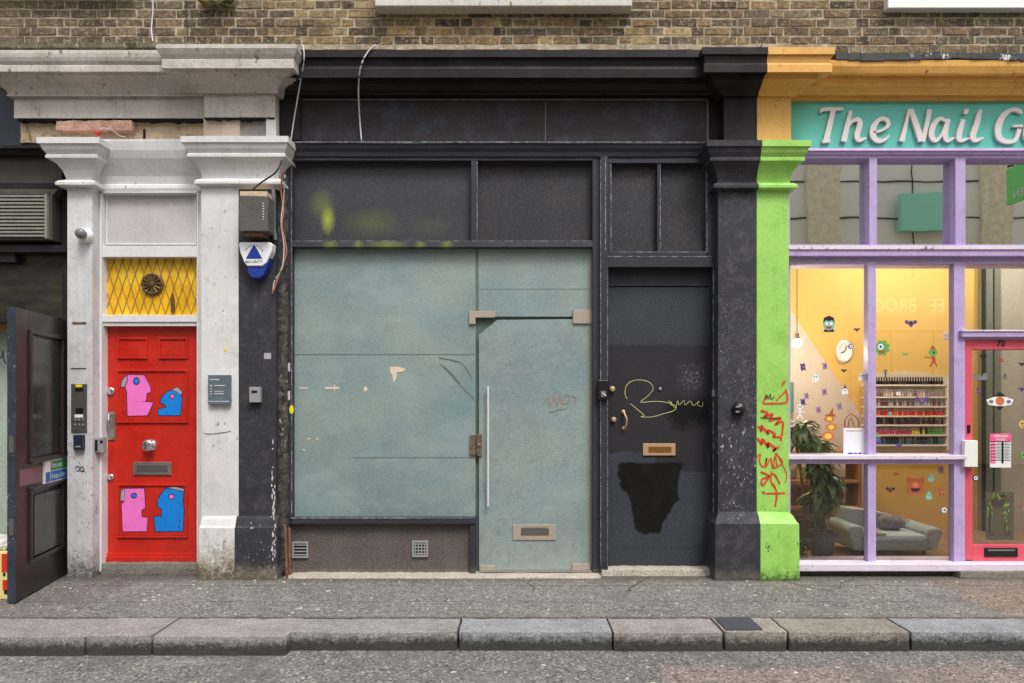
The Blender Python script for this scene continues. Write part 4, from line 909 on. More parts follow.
c = MB(); c.pb(736, 739.5, 406, 407.4, -.197, -.18); c.pb(736, 739.5, 411, 412.4, -.197, -.18); part('button', c, M['gpla'], dm)

# ---------------------------------------------------------------- things on the two-tone pilaster
c = MB(); yy = -.30
c.pb(239, 268, 196, 231, yy, YS); jb = solo('junction_box', c, paint('sooty_metal_box', C(84, 80, 78), .7, .2, 12, bump=.6, grain=.3), 'sooty square metal box fixed under the white capital', 'junction box', bevel=.004)
c = MB(); c.pb(240, 267, 191.5, 196, yy+.03, YS, .003); part('lid', c, M['plaster'], jb, label='broken pale top of the box')
c = MB()
for k in range(7): c.pb(262.5, 264, 203+k*2.6, 204+k*2.6, yy-.002, yy+.002)
part('vent_slots', c, M['cable_w'], jb)
c = MB(); c.pb(243, 263, 231, 235, yy+.03, YS); part('bottom_rim', c, M['rust'], jb)
AL = thing('alarm_box', 'white and blue shield-shaped burglar alarm box with a blue triangle', 'alarm box', (wx(255, -.2), YS, wz(278, -.2)))
ya = -.215; P0 = [(238.6, 244), (240, 242), (270, 242), (272.3, 244), (271.5, 251), (266.5, 262.5), (262, 266), (247, 266), (244, 262), (240, 252)]
c = MB(); c.pp(P0, ya, YS); part('cover', c, M['wpla'], AL, bevel=.008)
c = MB(); c.pp([(246, 262), (266, 262.5), (270, 257), (267, 267), (263, 275), (259, 278), (252, 278), (248.5, 274)], ya+.012, YS); part('strobe_lens', c, M['blue'], AL, bevel=.008)
c = MB(); c.pp([(245.8, 258.6), (254, 244.2), (262.3, 258.6)], ya-.0025, ya+.002); part('triangle', c, M['blue'], AL)
c = MB()
for k in range(9):
    a_ = R(200+k*17.5); 
    if 4 <= k <= 4: continue
    c.ell(254+9*math.cos(a_), 253.2+8*math.sin(a_), .7, .7, ya-.0015, ya+.002, 6)
part('star', c, M['blue'], AL)
c = MB(); text_mb(c, 'SECURITY', 254, 262.9, 2.4, ya, thick=.0025, align='CENTER', sq=1.15, bold=.01); part('lettering', c, M['cable_d'], AL)
c = MB(); xq = wx(273.5, -.1)
c.tube([(wx(273.5, -.14), -.14, wz(188, -.14)), (wx(273.5, -.14), -.14, wz(228, -.14)), (wx(275.5, -.13), -.13, wz(240, -.13))], .016, 8)
solo('cable_conduit', c, paint('grey_conduit', C(105, 108, 106), .5, .2, 20), 'short grey conduit beside the junction box', 'conduit')
def cable(pts, r, mat, label, name='cable', group=None, n=6):
    P3 = [(wx(a, y), y, wz(b, y)) for a, b, y in pts]
    c = MB(); c.tube(cat_rom(P3, n), r, 6); return solo(name, c, mat, label, 'cable', group, smooth=True)
cable([(283, 170, -.22), (281, 190, -.15), (283.5, 210, -.14), (282, 225, -.15), (285, 240, -.14), (286.5, 252, -.14), (284, 262, -.14), (280, 272, -.14), (276, 284, -.15), (272, 294, -.16)], .006, M['copper'], 'frayed copper cable dangling down the right edge of the black pilaster')
cable([(285, 175, -.22), (283.5, 200, -.15), (281, 222, -.15), (284, 246, -.14), (282, 268, -.15), (275, 280, -.15), (273, 290, -.155)], .0045, M['cable_w'], 'thin pale cable twisted beside the frayed copper one')
cable([(282, 160, -.27), (276, 172, -.27), (262, 182, -.25), (252, 190, -.24), (248, 194, -.25)], .007, M['cable_d'], 'dark cable looping across the two-tone pilaster capital to the box')
cable([(303, 45, -.31), (304, 60, -.31), (299, 90, -.2), (294, 120, -.12), (291, 140, -.10)], .0055, M['cable_w'], 'white cable hanging left end of the black fascia')
cable([(376, 45, -.31), (368, 52, -.31), (361, 66, -.31), (358.5, 88, -.2), (359.5, 115, -.08), (361.5, 141, -.08)], .0065, M['cable_w'], 'white cable hanging in a curve over the black cornice')
cable([(152, -6, -.02), (153, 10, -.01), (151.5, 28, -.01), (153, 42, -.04)], .006, M['cable_w'], 'pale cable running down the brickwork above the stone cornice')
cable([(186, -6, 0), (186, 14, 0), (188, 35, .005)], .004, M['cable_d'], 'thin dark cable on the brickwork right of the pale one')
cable([(98, 130, -.10), (104, 128, -.11), (112, 130, -.11), (120, 136, -.1), (126, 137, -.08)], .003, M['cable_w'], 'wisp of wire poking from the bare plaster strip')
cable([(281, 300, -.03), (282, 380, -.03), (281.2, 440, -.03), (282.5, 520, -.03)], .008, M['cable_d'], 'black cable clipped down the edge of the dark frame')
c = MB(); c.lathe((wx(98, -.1), -.09, wz(133, -.1)), 'y', [(.02, 0), (.022, .02), (.012, .035), (.001, .04)], 12); solo('plastic_plug', c, plain('red_cap', C(190, 60, 55), .5), 'small red plastic plug stuck in the exposed plaster strip', 'plug', smooth=True)
c = MB(); c.pb(249, 260, 387, 402.5, -.17, YS); kp = solo('entry_keypad', c, M['gpla'], 'small beige grey intercom on the black half of the two-tone pilaster', 'intercom', bevel=.005)
c = MB(); c.pb(251.5, 257, 390.5, 393, -.172, -.168); part('screen', c, M['black'], kp)
c = MB(); c.pb(264, 271, 353, 359, YS-.003, YS); solo('small_label', c, plain('grey_paper', C(160, 158, 165), .7), 'tiny grey paper label on the black pilaster above the intercom', 'sticker')
c = MB(); c.pb(208, 230, 375, 404.5, -.155, YS); pq = solo('name_plaque', c, M['plaque'], 'slate grey name plaque on the white half of the two-tone pilaster', 'sign', bevel=.002)
c = MB(); yp = -.157
for (a, b, t, h_) in ((209.5, 219, 379, 1), (210, 212, 385, 1.4), (214.5, 225, 385, .9), (210, 212, 388.3, .8), (214.5, 223.5, 391, .7), (210, 212, 391, .8), (214, 223.5, 393.2, .9), (210, 212, 393.4, .8), (208.6, 229, 401, .8)): c.pb(a, b, t, t+h_, yp, yp+.003)
part('lettering', c, M['cable_w'], pq)
c = MB(); c.ell(225.3, 350, 1.8, 1.4, YS-.003, YS, 10); solo('yellow_dot_sticker', c, M['yellow'], 'small yellow dot on the white pilaster above the plaque', 'sticker')
c = strokes([[(872, 570), (900, 572), (940, 568), (985, 560)]], 0, 300, 4.267, .7, YS-.002); solo('hairline_crack', c, M['cable_d'], 'black hairline crack in the white pilaster below the plaque', 'crack')

# left pilaster equipment
CCT = thing('security_camera', 'white dome security camera on the white pilaster', 'security camera', (wx(82, YS), YS, wz(242, YS)))
c = MB(); c.lathe((wx(83, -.17), YS, wz(234.5, -.17)), 'y', [(.062, 0), (.062, .02), (.055, .04), (.05, .055)], 20); part('mount', c, M['wpla'], CCT, smooth=True)
c = MB(); c.lathe((wx(80.5, -.2), -.17, wz(233.5, -.2)), 'y', [(.04, 0), (.043, .03), (.034, .055), (.001, .06)], 18); part('lens_ball', c, plain('grey_dome', C(110, 110, 112), .25), CCT, smooth=True)
IC = thing('intercom_panel', 'tall brushed steel intercom panel on the white pilaster', 'intercom', (wx(78, YS), YS, wz(432, YS)))
c = MB(); c.pb(71, 86.5, 384, 432, YS-.012, YS); part('plate', c, M['steel_dk'], IC, bevel=.002)
c = MB(); c.pb(75.5, 82, 384.5, 387, YS-.014, YS-.01); part('sticker', c, M['yellow'], IC)
c = MB(); c.pb(75, 83, 388, 391.5, YS-.014, YS-.01); c.pb(75.5, 83, 408, 413.5, YS-.014, YS-.01); part('display', c, M['black'], IC)
c = MB(); c.pb(74.5, 83, 414.5, 417.5, YS-.014, YS-.01)
part('name_card', c, M['wpla'], IC)
c = MB()
for r_ in range(2):
    for k in range(3): c.lathe((wx(75.5+k*4, YS), YS-.011, wz(420+r_*5, YS)), 'y', [(.011, 0), (.009, .005)], 10)
part('button', c, M['chrome'], IC)
c = MB(); c.pb(73, 82.5, 435, 450, -.16, YS); ks = solo('key_safe', c, plain('navy_cover', C(38, 42, 58), .4), 'navy blue key safe below the steel intercom panel', 'key safe', bevel=.005)
c = MB(); c.pb(75, 80.5, 446, 447.2, -.163, -.158); part('label_strip', c, M['gpla'], ks)
c = MB(); c.pb(94.5, 99, 438, 452, -.09, -.02); c.pb(98, 103, 437.5, 453, -.075, -.02); pl_ = solo('padlock_box', c, M['gpla'], 'small grey lock box on the white frame beside the red door', 'key safe', bevel=.004)
c = MB(); c.pb(94.8, 97.5, 440, 451, -.092, -.085); c.pb(100, 102.6, 440.5, 443, -.078, -.07); part('slot', c, M['black'], pl_)
c = strokes([[(320, 80), (332, 68), (340, 82), (350, 70), (358, 88), (345, 92)], [(325, 90), (340, 88), (362, 92)]], 0, 450, 4.27, 1., YS-.0025); solo('marker_scribble', c, M['cable_d'], 'small black marker scribble low on the white pilaster', 'graffiti')

# ---------------------------------------------------------------- left shop
LS = thing('black_shopfront', 'black shopfront at the left edge with a vent grille and dark glass', 'shopfront', (wx(0), .05, 0))
c = MB(); c.pb(-380, 22, 74, 146, .0, .2); part('fascia_panel', c, paint('navy_black_fascia', C(46, 48, 62), .4, .1, 3, bump=.1), LS)
c = MB(); c.mould([(145, -.09), (148, -.09), (151, -.05), (155, -.03)], wx(-380), wx(66), 0, .2, False, False, 4); c.pb(-380, 67, 245, 252, -.03, .2); c.pb(-380, 67, 183, 190, -.02, .2); c.pb(-380, 15, 252, 262, .0, .2)
c.pb(62, 67.5, 150, 575, .03, .2); c.pb(-380, 12, 318, 322, -.005, .2)
part('frame', c, M['blk_cornice'], LS, bevel=.003)
c = MB(); c.pb(-380, 67, 154, 184, .03, .2); part('brown_panel', c, paint('brown_black_panel', C(62, 54, 52), .5, .2, 4, streak=.3), LS)
c = MB(); c.pb(-380, 64, 189, 246, .06, .2); part('dark_board', c, M['blk_cornice'], LS)
c = MB(); c.pp([(-60, 189), (58, 189), (52, 196), (52, 240), (-60, 240)], -.06, .06); c.pb(-60, 49, 191, 194.5, -.07, -.05); vg = part('vent_housing', c, paint('vent_black', C(70, 66, 62), .5, .2, 6), LS, bevel=.004)
c = MB()
for k in range(12): c.pb(-60, 45, 195+k*3.6, 196.9+k*3.6, -.085, -.058)
c.pb(44.5, 47, 194, 238, -.088, -.058); part('louvre', c, paint('cream_louvre', C(128, 126, 116), .5, .1, 10), vg, kind=None)
c = MB(); c.pb(-380, 64, 252, 318, .07, .075)
s = NT('dark_reflection_glass'); cc = s.mix(s.ramp(s.noise(1, 5, .7, s.scale((3, 3, 12))), .35, .7), C(28, 26, 24), C(62, 56, 46)); smg = s.bsdf(cc, .15, 0, .5, s.bump(s.noise(4, 3), .3, .01))  # brown streaks paint a dim reflection into the glass colour
part('window_glass', c, smg, LS)
c = MB(); c.pb(-380, 62, 322, 575, .28, .32)
part('inner_panel', c, paint('pale_green_board', C(158, 170, 156), .5, .06, 3), LS)
c = MB(); c.pb(12, 62, 322, 575, .10, .2); 
c = strokes([[(-6, 18), (2, 12), (8, 22), (2, 60), (10, 75), (22, 60), (28, 30)], [(28, 36), (30, 75), (42, 104), (50, 108)]], -2, 345, 5.7, .9, .2755)
part('graffiti_tag', c, M['cable_d'], LS, label='black looping letters on the pale green panel')
c = MB(); c.pb(-40, 12, 322, 330, .1, .2); part('timber_head', c, paint('bare_timber', C(150, 112, 72), .7, .2, 9), LS)
# open door
A = Vector((-3.775, -.0, 0)); B = Vector((-3.60, -.84, 0)); dd = (B-A); DW = dd.length; dd.normalize(); nn = Vector((-dd.y, dd.x, 0))
def dx(u, w_, z_): p = A+dd*u+nn*w_; return (p.x, p.y, z_)
OD = thing('open_door', 'black panelled wooden door standing open into the pavement at the left', 'door', (A.x, A.y, .02))
blkd = paint('worn_black_door_paint', C(48, 40, 40), .35, .2, 3, bump=.25, bs=20, grain=.3, streak=.35, chips=((C(120, 112, 110), .66, 40, -.1, 2.2),), spec=.5)
c = MB(); c.xf = dx; ZT = 2.155; ZB = .012
c.box(0, DW, -.05, -.012, ZB, ZT)
for (u0, u1, z0, z1) in ((0, .07, ZB, ZT), (.66, DW, ZB, ZT), (.07, .66, ZT-.14, ZT), (.07, .66, .82, 1.0), (.07, .66, ZB, .24)): c.box(u0, u1, -.014, 0, z0, z1)
part('leaf', c, blkd, OD, bevel=.003)
c = MB(); c.xf = dx
for z0, z1 in ((1.0, ZT-.14), (.24, .82)):
    k = .035
    for (u0, u1, a_, b_) in ((.07, .66, z0, z0+k), (.07, .66, z1-k, z1), (.07, .07+k, z0+k, z1-k), (.66-k, .66, z0+k, z1-k)): c.box(u0, u1, -.013, .016, a_, b_)
c.box(.07, .66, .0, .03, 1.0, 1.018); c.box(.07, .66, 0, .028, .80, .818)
part('panel_moulding', c, blkd, OD, bevel=.006)
c = MB(); c.xf = dx; c.box(.12, .61, -.0125, -.006, 1.05, ZT-.19); c.box(.13, .60, -.0125, .012, .29, .75)
part('raised_panel', c, paint('glossy_black_panel', C(50, 47, 49), .22, .2, 3, grain=.3, streak=.4, spec=.6), OD, bevel=.008)
c = MB(); c.xf = dx; c.box(DW, DW+.004, -.052, .003, ZB, ZT); part('edge_strip', c, paint('edge_blue_black', C(48, 54, 64), .4, .3, 8, chips=((C(150, 150, 150), .62, 30, 0, 2.2),)), OD)
c = MB(); c.xf = dx
for z_ in (.5, 1.1): c.box(DW+.004, DW+.007, -.04, -.01, z_, z_+.12)
part('lock_plate', c, M['steel_dk'], OD)
c = MB(); c.xf = dx; c.box(.46, .80, .0005, .002, .845, .965); part('tape_patch', c, plain('pinkish_tape_mark', C(130, 98, 100), .6), OD)
for zz in (1.6, 1.3):
    pass
c = MB(); c.xf = dx; c.box(.05, .44, .0, .018, .822, .997); fs = part('door_sticker', c, M['wpla'], OD, label='green and blue fire door sticker', bevel=0)
c = MB(); c.xf = dx; c.box(.06, .345, .0185, .0195, .915, .989); part('green_band', c, M['signg'], fs)
c = MB(); c.xf = dx; c.box(.06, .345, .0185, .0195, .83, .908); c.box(.355, .43, .0185, .0195, .83, .908); part('blue_band', c, M['signb'], fs)
c = MB()
for s_, z_ in (('Fire exit', .935), ('Keep clear', .85)):
    text_mb(c, s_, 0, 0, 1, 0, place=lambda u, v, d, z_=z_: dx(.335-u*4.6, .0202, z_+v*5.0) if False else dx(.335-(u*4.9), .0202, z_+v*5.2))
part('lettering', c, M['wpla'], fs)
BX = thing('newspaper_bin', 'yellow and red box with papers behind the open door', 'box', (wx(-20, -.62), -.5, 0))
c = MB(); yq = -.72; c.box(wx(-60, yq), wx(7.5, yq), yq, -.4, 0, wz(552, yq)); part('body', c, plain('cream_yellow_box', C(222, 205, 140), .5), BX, bevel=.006)
c = MB(); c.pb(1.5, 7, 554, 572, yq-.004, yq); c.pb(2.5, 7, 580, 590, yq-.004, yq); part('red_print', c, plain('red_print', C(205, 50, 30), .5), BX)
c = MB(); c.pb(3, 5, 573, 576, yq-.004, yq); c.pb(4, 7, 590, 594, yq-.004, yq); part('black_print', c, M['black'], BX)
c = MB(); c.rough(wx(-50, yq), wx(6, yq), yq+.02, -.42, wz(552, yq)-.01, wz(541, yq), .04, .02, 8, .02); part('papers', c, plain('papers', C(200, 198, 192), .7), BX)

# ---------------------------------------------------------------- nail shop
NS = thing('nail_shopfront', 'lavender framed nail shop front with a turquoise sign', 'shopfront', (wx(900), .05, 0))
c = MB(); c.pb(790.5, 1420, 98, 149, .0, .06); sg = part('fascia_sign', c, M['turq'], NS, label='turquoise fascia board reading The Nail Garden')
L = {
 'T': [[(50, 82, 8), (62, 70, 17), (90, 66, 17), (160, 66, 13)], [(114, 66, 22), (98, 130, 24), (78, 218, 27)], [(60, 222, 13), (98, 219, 13)]],
 'h': [[(196, 76, 16), (182, 135, 22), (162, 221, 27)], [(172, 170, 9), (200, 128, 15), (230, 117, 22), (240, 138, 25), (226, 190, 26), (238, 215, 20), (270, 203, 7)]],
 'e': [[(305, 178, 8), (345, 168, 12), (376, 142, 17), (366, 117, 19), (336, 115, 18), (306, 150, 27), (302, 190, 28), (322, 216, 22), (352, 216, 15), (380, 193, 6)]],
 'N': [[(476, 66, 12), (460, 140, 16), (440, 221, 26)], [(482, 66, 24), (502, 120, 27), (534, 220, 28)], [(574, 68, 22), (562, 130, 20), (541, 222, 20)]],
 'a': [[(652, 124, 12), (622, 112, 18), (592, 145, 25), (582, 192, 26), (602, 216, 20), (628, 194, 13), (652, 140, 14)], [(664, 114, 20), (648, 180, 26), (658, 215, 22), (692, 203, 7)]],
 'i': [[(735, 116, 20), (714, 190, 26), (724, 216, 20), (764, 205, 7)], [(738, 90, 6), (748, 78, 23), (758, 66, 6)]],
 'l': [[(826, 76, 8), (814, 82, 20), (798, 140, 26), (780, 195, 27), (794, 216, 20), (830, 203, 7)]],
 'G': [[(1016, 88, 10), (1000, 74, 20), (968, 70, 17), (925, 100, 28), (902, 155, 31), (908, 203, 27), (942, 222, 20), (984, 214, 18), (1004, 162, 20)], [(972, 148, 10), (1020, 146, 12)]],
 'r': [[(1168, 114, 20), (1150, 222, 27)], [(1156, 165, 9), (1185, 124, 15), (1214, 118, 19)]],
 'n': [[(0, 114, 18), (-18, 222, 26)], [(-10, 170, 9), (20, 128, 15), (50, 117, 22), (58, 140, 25), (46, 190, 26), (58, 215, 20), (90, 203, 7)]],
}
def glyph(ch, off=0, extra=None):
    c = MB()
    for q, st in enumerate(L[ch]+(extra or [])):
        pts = cat_rom([(p[0]+off, p[1], p[2]) for p in st], 6); yy = -.028-.0007*q
        c.ribbon([(wx(810+p[0]/4.785, yy), wz(95+p[1]/4.785, yy), p[2]*1.0/4.785*(yy+D)/F) for p in pts], yy, -.004)
    part('letter', c, M['letter'], sg)
for ch, off in (('T', 0), ('h', 0), ('e', 0), ('N', 0), ('a', 0), ('i', 0), ('l', 0), ('G', 0), ('a', 452), ('r', 0)): glyph(ch, off)
glyph('a', 640, [[(690, 62, 14), (674, 120, 22), (655, 185, 24)]]); glyph('e', 1040); glyph('n', 1462)
c = MB()
c.mould([(148, -.06), (150.5, -.065), (151.5, -.05), (154, -.045), (155, -.03), (158, -.025)], wx(789), wx(1420), 0, .2, False, False, 6)
for a, b in ((869.5, 877), (955.5, 965.5), (1058, 1068), (1150, 1160), (1240, 1250)): c.pb(a, b, 157, 249, -.025, .07)
c.pb(784, 790, 157, 246, .0, .2)
c.pb(868, 876, 262, 566, -.02, .05); c.pb(954, 965, 262, 572, -.02, .05); c.pb(1058, 1068, 262, 572, -.02, .05); c.pb(1150, 1160, 262, 566, -.02, .05); c.pb(784, 790.5, 262, 566, -.005, .2)
c.pb(784, 1420, 157, 160.5, .02, .2)
fr = part('frame', c, M['lav'], NS, bevel=.003)
c = MB(); c.pb(786, 1420, 244.5, 256, -.07, .2); c.pb(786, 965, 456.5, 464, -.024, .06); c.pb(1068, 1420, 456.5, 464, -.024, .06); c.pb(786, 1420, 256, 264, -.012, .2); c.pb(962, 1062, 331, 337, -.05, .2); c.pb(964, 1062, 337, 339.5, -.01, .2)
part('transom_rail', c, M['lav'], NS, bevel=.004)
c = MB(); c.pb(786, 967, 455.3, 459.5, -.065, .2); c.pb(962, 1062, 329.8, 331.5, -.06, .2); c.pb(786, 1420, 245.8, 249.5, -.082, -.06)
part('rail_lit_top', c, M['lavtop'], NS, bevel=.004)  # pale strips put the sky light on the rail tops into colour
c = MB(); c.pb(796, 1420, 564, 571.5, -.10, .2); part('sill', c, M['lavtop'], NS, bevel=.006)
c = MB(); c.box(wx(794), wx(1420), -.03, .2, -.05, wz(571, -.03)); part('plinth', c, M['riser'], NS)
c = MB(); c.rough(wx(958, -.12), wx(1090, -.12), -.14, .0, -.05, wz(571.5, -.14), .04, .007, 7, .014); part('step', c, M['step_dk'], NS)
YGU, YGL = .06, .04
for a, b in ((789, 861), (876, 947), (965, 1050), (1068, 1142), (1160, 1240)):
    c = MB(); c.box(wx(a)-.02, wx(b)+.10, YGU, YGU+.006, wz(247), wz(157)); part('window_pane', c, M['glass_up'], NS)
for a, b, t, u in ((789, 869, 262, 458), (875, 954, 262, 458), (789, 869, 462, 566), (875, 954, 462, 566), (964, 1060, 262, 333), (1067, 1151, 262, 458), (1067, 1151, 462, 566), (1159, 1420, 262, 566)):
    c = MB(); c.pb(a, b, t, u, YGL, YGL+.006); part('window_pane', c, M['glass'], NS)
yp = .0
c = MB(); c.pb(965, 972.5, 339, 560, yp, .07); c.pb(1050, 1058, 339, 560, yp, .07); c.pb(972.5, 1050, 339, 349.5, yp, .07); c.pb(972.5, 1050, 545, 561, yp, .07)
pd = part('door', c, M['pink'], NS, label='coral pink framed glass shop door numbered 70', bevel=.003)
c = MB(); c.pb(971, 1051, 348, 546, YGL, YGL+.006); part('door_pane', c, M['glass'], pd)
c = MB(); text_mb(c, '70', 996.3, 346.5, 6.2, yp, thick=.003, bold=.02); part('house_number', c, M['black'], pd)
c = MB(); c.pb(985, 1018, 548, 557, yp-.01, yp); part('letterbox', c, M['black'], pd, bevel=.002)
c = MB(); c.pb(988, 1015, 549.5, 551, yp-.013, yp-.008); part('letterbox_flap', c, M['steel'], pd)
c = MB(); c.pb(967.5, 970.5, 425, 433, yp-.006, yp); part('lock', c, M['black'], pd, bevel=.001)
c = MB(); c.pb(964.8, 978, 440.5, 467, -.06, yp); solo('white_post_box', c, M['wpla'], 'plain white box fixed on the left stile of the pink shop door', 'box', bevel=.004)

# interior
SI = thing('shop_interior', 'amber and beige painted room seen through the nail shop windows', 'room', (wx(950, 1.7), 1.0, .06))
YW = 1.7
AMW = paint('amber_wall', C(222, 180, 96, 1.0), .7, .04, 1.2, bump=.1, grain=.03); BEI = paint('beige_wall', C(196, 178, 160), .7, .05, 1.2, bump=.1, grain=.04)
c = MB(); c.box(2.24, 9, YW, YW+.15, .05, 3.30); part('back_wall', c, AMW, SI)
c = MB(); c.prism([(wx(740, YW), wz(240, YW)), (wx(797, YW), wz(320, YW)), (wx(866, YW), wz(423, YW)), (wx(867, YW), wz(530, YW)), (wx(740, YW), wz(530, YW))][1:]+[(wx(740, YW), wz(236, YW))], YW-.006, YW-.001)
part('beige_paint_block', c, BEI, SI)
c = MB(); c.box(2.24, 9, YW-.35, YW+.1, 3.27, 3.45); c.box(2.24, 9, .35, YW+.1, 3.75, 3.9); c.box(2.24, 9, YW-.05, YW+.1, 3.45, 3.75); part('ceiling', c, plain('grey_green_ceiling', C(120, 120, 110), .8), SI)  # ceiling in its own even grey-green
c = MB(); c.box(2.24, 9, .205, 4.5, -.02, .06); part('floor', c, paint('brown_floorboards', C(150, 122, 92), .5, .2, 5, bump=.2), SI)
c = MB(); c.box(2.10, 2.24, .3, 1.9, -.02, 3.9); c.box(8.9, 9, .2, 1.9, -.02, 3.9); part('side_wall', c, AMW, SI)
c = MB(); yy = 1.6; c.pb(984, 1001, 236, 540, yy, YW); pil_ = part('pillar', c, paint('grey_green_pillar', C(112, 116, 104), .6, .08, 3), SI, bevel=.005)
c = MB(); c.pb(983.4, 986, 236, 540, yy-.01, yy+.02); c.pb(993.5, 994.6, 236, 540, yy-.008, yy+.02); part('pillar_trim', c, M['void'], pil_)
c = MB(); c.box(wx(1001, yy), 9, yy+.02, YW-.01, .05, 3.3); part('partition', c, paint('pale_grey_wall', C(180, 174, 158), .7, .05, 2), SI)
c = MB(); c.box(2.24, 9, .205, .6, 3.9, 4.2); c.box(2.24, 9, .205, 1.9, 3.905, 4.1); part('bulkhead', c, M['cement'], SI)
# lamps
def lamp(px, py, Y, power, cord_top=3.75, r=.06, label='', vis=True):
    X_, Z_ = wx(px, Y), wz(py, Y)
    t = thing('pendant_lamp', label, 'lamp', (X_, Y, Z_), 'lamps inside the nail shop')
    c = MB(); c.tube([(X_, Y, cord_top), (X_, Y, Z_+r+.03)], .004, 5); part('cord', c, M['cable_d'], t)
    c = MB(); c.lathe((X_, Y, Z_+r), 'z', [(.02, -.02), (.025, 0), (.02, .05)], 12); part('socket', c, M['steel'], t)
    c = MB(); c.lathe((X_, Y, Z_), 'z', [(r*math.sin(a), -r*math.cos(a)) for a in [k*math.pi/10 for k in range(1, 10)]], 16)
    b = part('bulb', c, plain('lit_bulb', (1, .95, .85), .5, emit=(1, .88, .70), es=14), t, smooth=True); b.visible_shadow = True
    l = bpy.data.lights.new('lamp_light', 'POINT'); l.energy = power; l.color = (1, .93, .82); l.shadow_soft_size = .05
    lo = bpy.data.objects.new('lamp_light', l); COL.objects.link(lo); lo.parent = t; lo.location = (0, -.02, -r-.07)
    return t
lamp(797, 343, .95, 24, r=.045, label='lit pendant bulb hanging at the left end of the nail shop window')
lamp(925, 208, .75, 46, label='added pendant bulb brightening the room high behind the middle upper pane'); lamp(1064, 200, .75, 30, label='added pendant bulb brightening the room from behind the right door post')  # both of these lamps are added to brighten the room

# wall objects
c = MB(); yw = YW-.09; RK = thing('nail_polish_rack', 'pale wall rack with seven rows of nail polish bottles', 'rack', (wx(907, yw), YW-.02, wz(452, yw)))
c.pp([(864, 374), (905, 371), (949, 376), (950, 452), (864, 452)], YW-.02, YW-.004); part('back_panel', c, plain('cream_panel', C(206, 190, 160), .6), RK)
rows = [384.5, 396.5, 406, 415.5, 424.5, 434.5, 444.5]
c = MB()
for y_ in rows: c.box(wx(864, yw), wx(947, yw), yw-.01, YW-.021, wz(y_+1.6, yw), wz(y_, yw))
c.box(wx(947, yw), wx(948.4, yw), yw-.01, YW-.021, wz(450, yw), wz(380, yw))
part('shelf', c, plain('white_shelf', C(222, 212, 196), .5), RK)
pal = [[(25, 22, 25), (60, 50, 50), (20, 20, 20)], [(190, 160, 150), (150, 130, 120), (205, 190, 180), (120, 90, 90)], [(150, 130, 125), (180, 170, 160), (110, 60, 80), (160, 160, 150)],
       [(190, 40, 35), (215, 80, 40), (160, 30, 40), (225, 110, 60)], [(60, 35, 45), (30, 30, 35), (90, 40, 60), (110, 80, 80)], [(190, 80, 110), (170, 60, 80), (200, 190, 50), (70, 150, 60), (60, 40, 50)], [(40, 90, 90), (30, 60, 70), (60, 110, 110), (35, 45, 80)]]
names = ['topmost', 'second', 'third', 'fourth', 'fifth', 'sixth', 'lowest']; cols_ = ['black', 'pale nude', 'greyish', 'red and orange', 'dark plum', 'pink, yellow and green', 'teal']
def cname(c_):
    a, b, d = c_; mx, mn = max(c_), min(c_); dk = 'dark ' if mx < 110 else ''
    if mx < 50: return 'black'
    if mx-mn < 26: return dk+'grey'
    if b == mx: return dk+'green'
    if d == mx: return dk+'blue green'
    if b > a*.9: return 'yellow'
    if d > b+14: return dk+'pink'
    if a > 200 and b > 70: return 'orange' if d < 70 else 'nude'
    return dk+('red' if b < a*.5 else 'nude')
bmats = {}
def bottle_mesh(rgb):
    if rgb in bmats: return bmats[rgb]
    b = MB(); b.lathe((0, 0, 0), 'z', [(.011, 0), (.0125, .004), (.0125, .030), (.006, .036)], 8); b.cm = 1; b.lathe((0, 0, .0365), 'z', [(.0075, 0), (.006, .034)], 8)
    me = bpy.data.meshes.new('nail_polish_bottle'); me.from_pydata(b.v, [], b.f); me.materials.append(plain('polish', C(*rgb), .2)); me.materials.append(M['black'] if sum(rgb) < 190 else plain('cap', tuple(.5*a+.25 for a in C(*rgb)), .3)); me.polygons.foreach_set('material_index', b.m)
    bmats[rgb] = me; return me
for r_, y_ in enumerate(rows):
    zt = wz(y_, yw)+.001; xx = wx(867, yw)
    xe = wx(945, yw); k = 0
    while xx < xe:
        pool = pal[r_]; rgb = pool[rng.randrange(len(pool))]
        if r_ == 5: rgb = pool[0 if xx < wx(900, yw) and rng.random() < .6 else 1] if xx < wx(912, yw) else pool[2] if xx < wx(927, yw) and rng.random() < .7 else pool[4] if xx < wx(930, yw) else pool[3]
        o = bpy.data.objects.new('nail_polish_bottle', bottle_mesh(rgb)); COL.objects.link(o); o.location = (xx, yw+.025, zt); o.scale = (1.08, 1.08, 1.15)
        tag(o, 'small %s nail polish bottle on the %s shelf of the wall rack' % (cname(rgb), names[r_]), 'nail polish', 'nail polish bottles on the %s shelf' % names[r_])
        xx += .0285; k += 1
c = MB(); c.lathe((wx(843.5, YW), YW-.005, wz(351.5, YW)), 'y', [(.12, 0), (.12, .015), (.10, .03), (.085, .02), (.001, .02)], 24, .75, 1.05)
ck = solo('wall_clock', c, M['wpla'], 'oval white clock on the amber wall above the plant', 'clock', smooth=True)
c = MB(); c.tube([(wx(843.5, YW), YW-.028, wz(351.5, YW)), (wx(845.5, YW), YW-.028, wz(346, YW))], .005); c.tube([(wx(843.5, YW), YW-.03, wz(351.5, YW)), (wx(840, YW), YW-.03, wz(353, YW))], .005); part('hand', c, M['black'], ck)
c = MB(); c.pb(786, 794, 382, 412, YW-.1, YW-.01); solo('green_cabinet', c, plain('green_cabinet', C(84, 122, 112), .5), 'green cupboard edge beside the lime pilaster inside the shop', 'cupboard', bevel=.004)
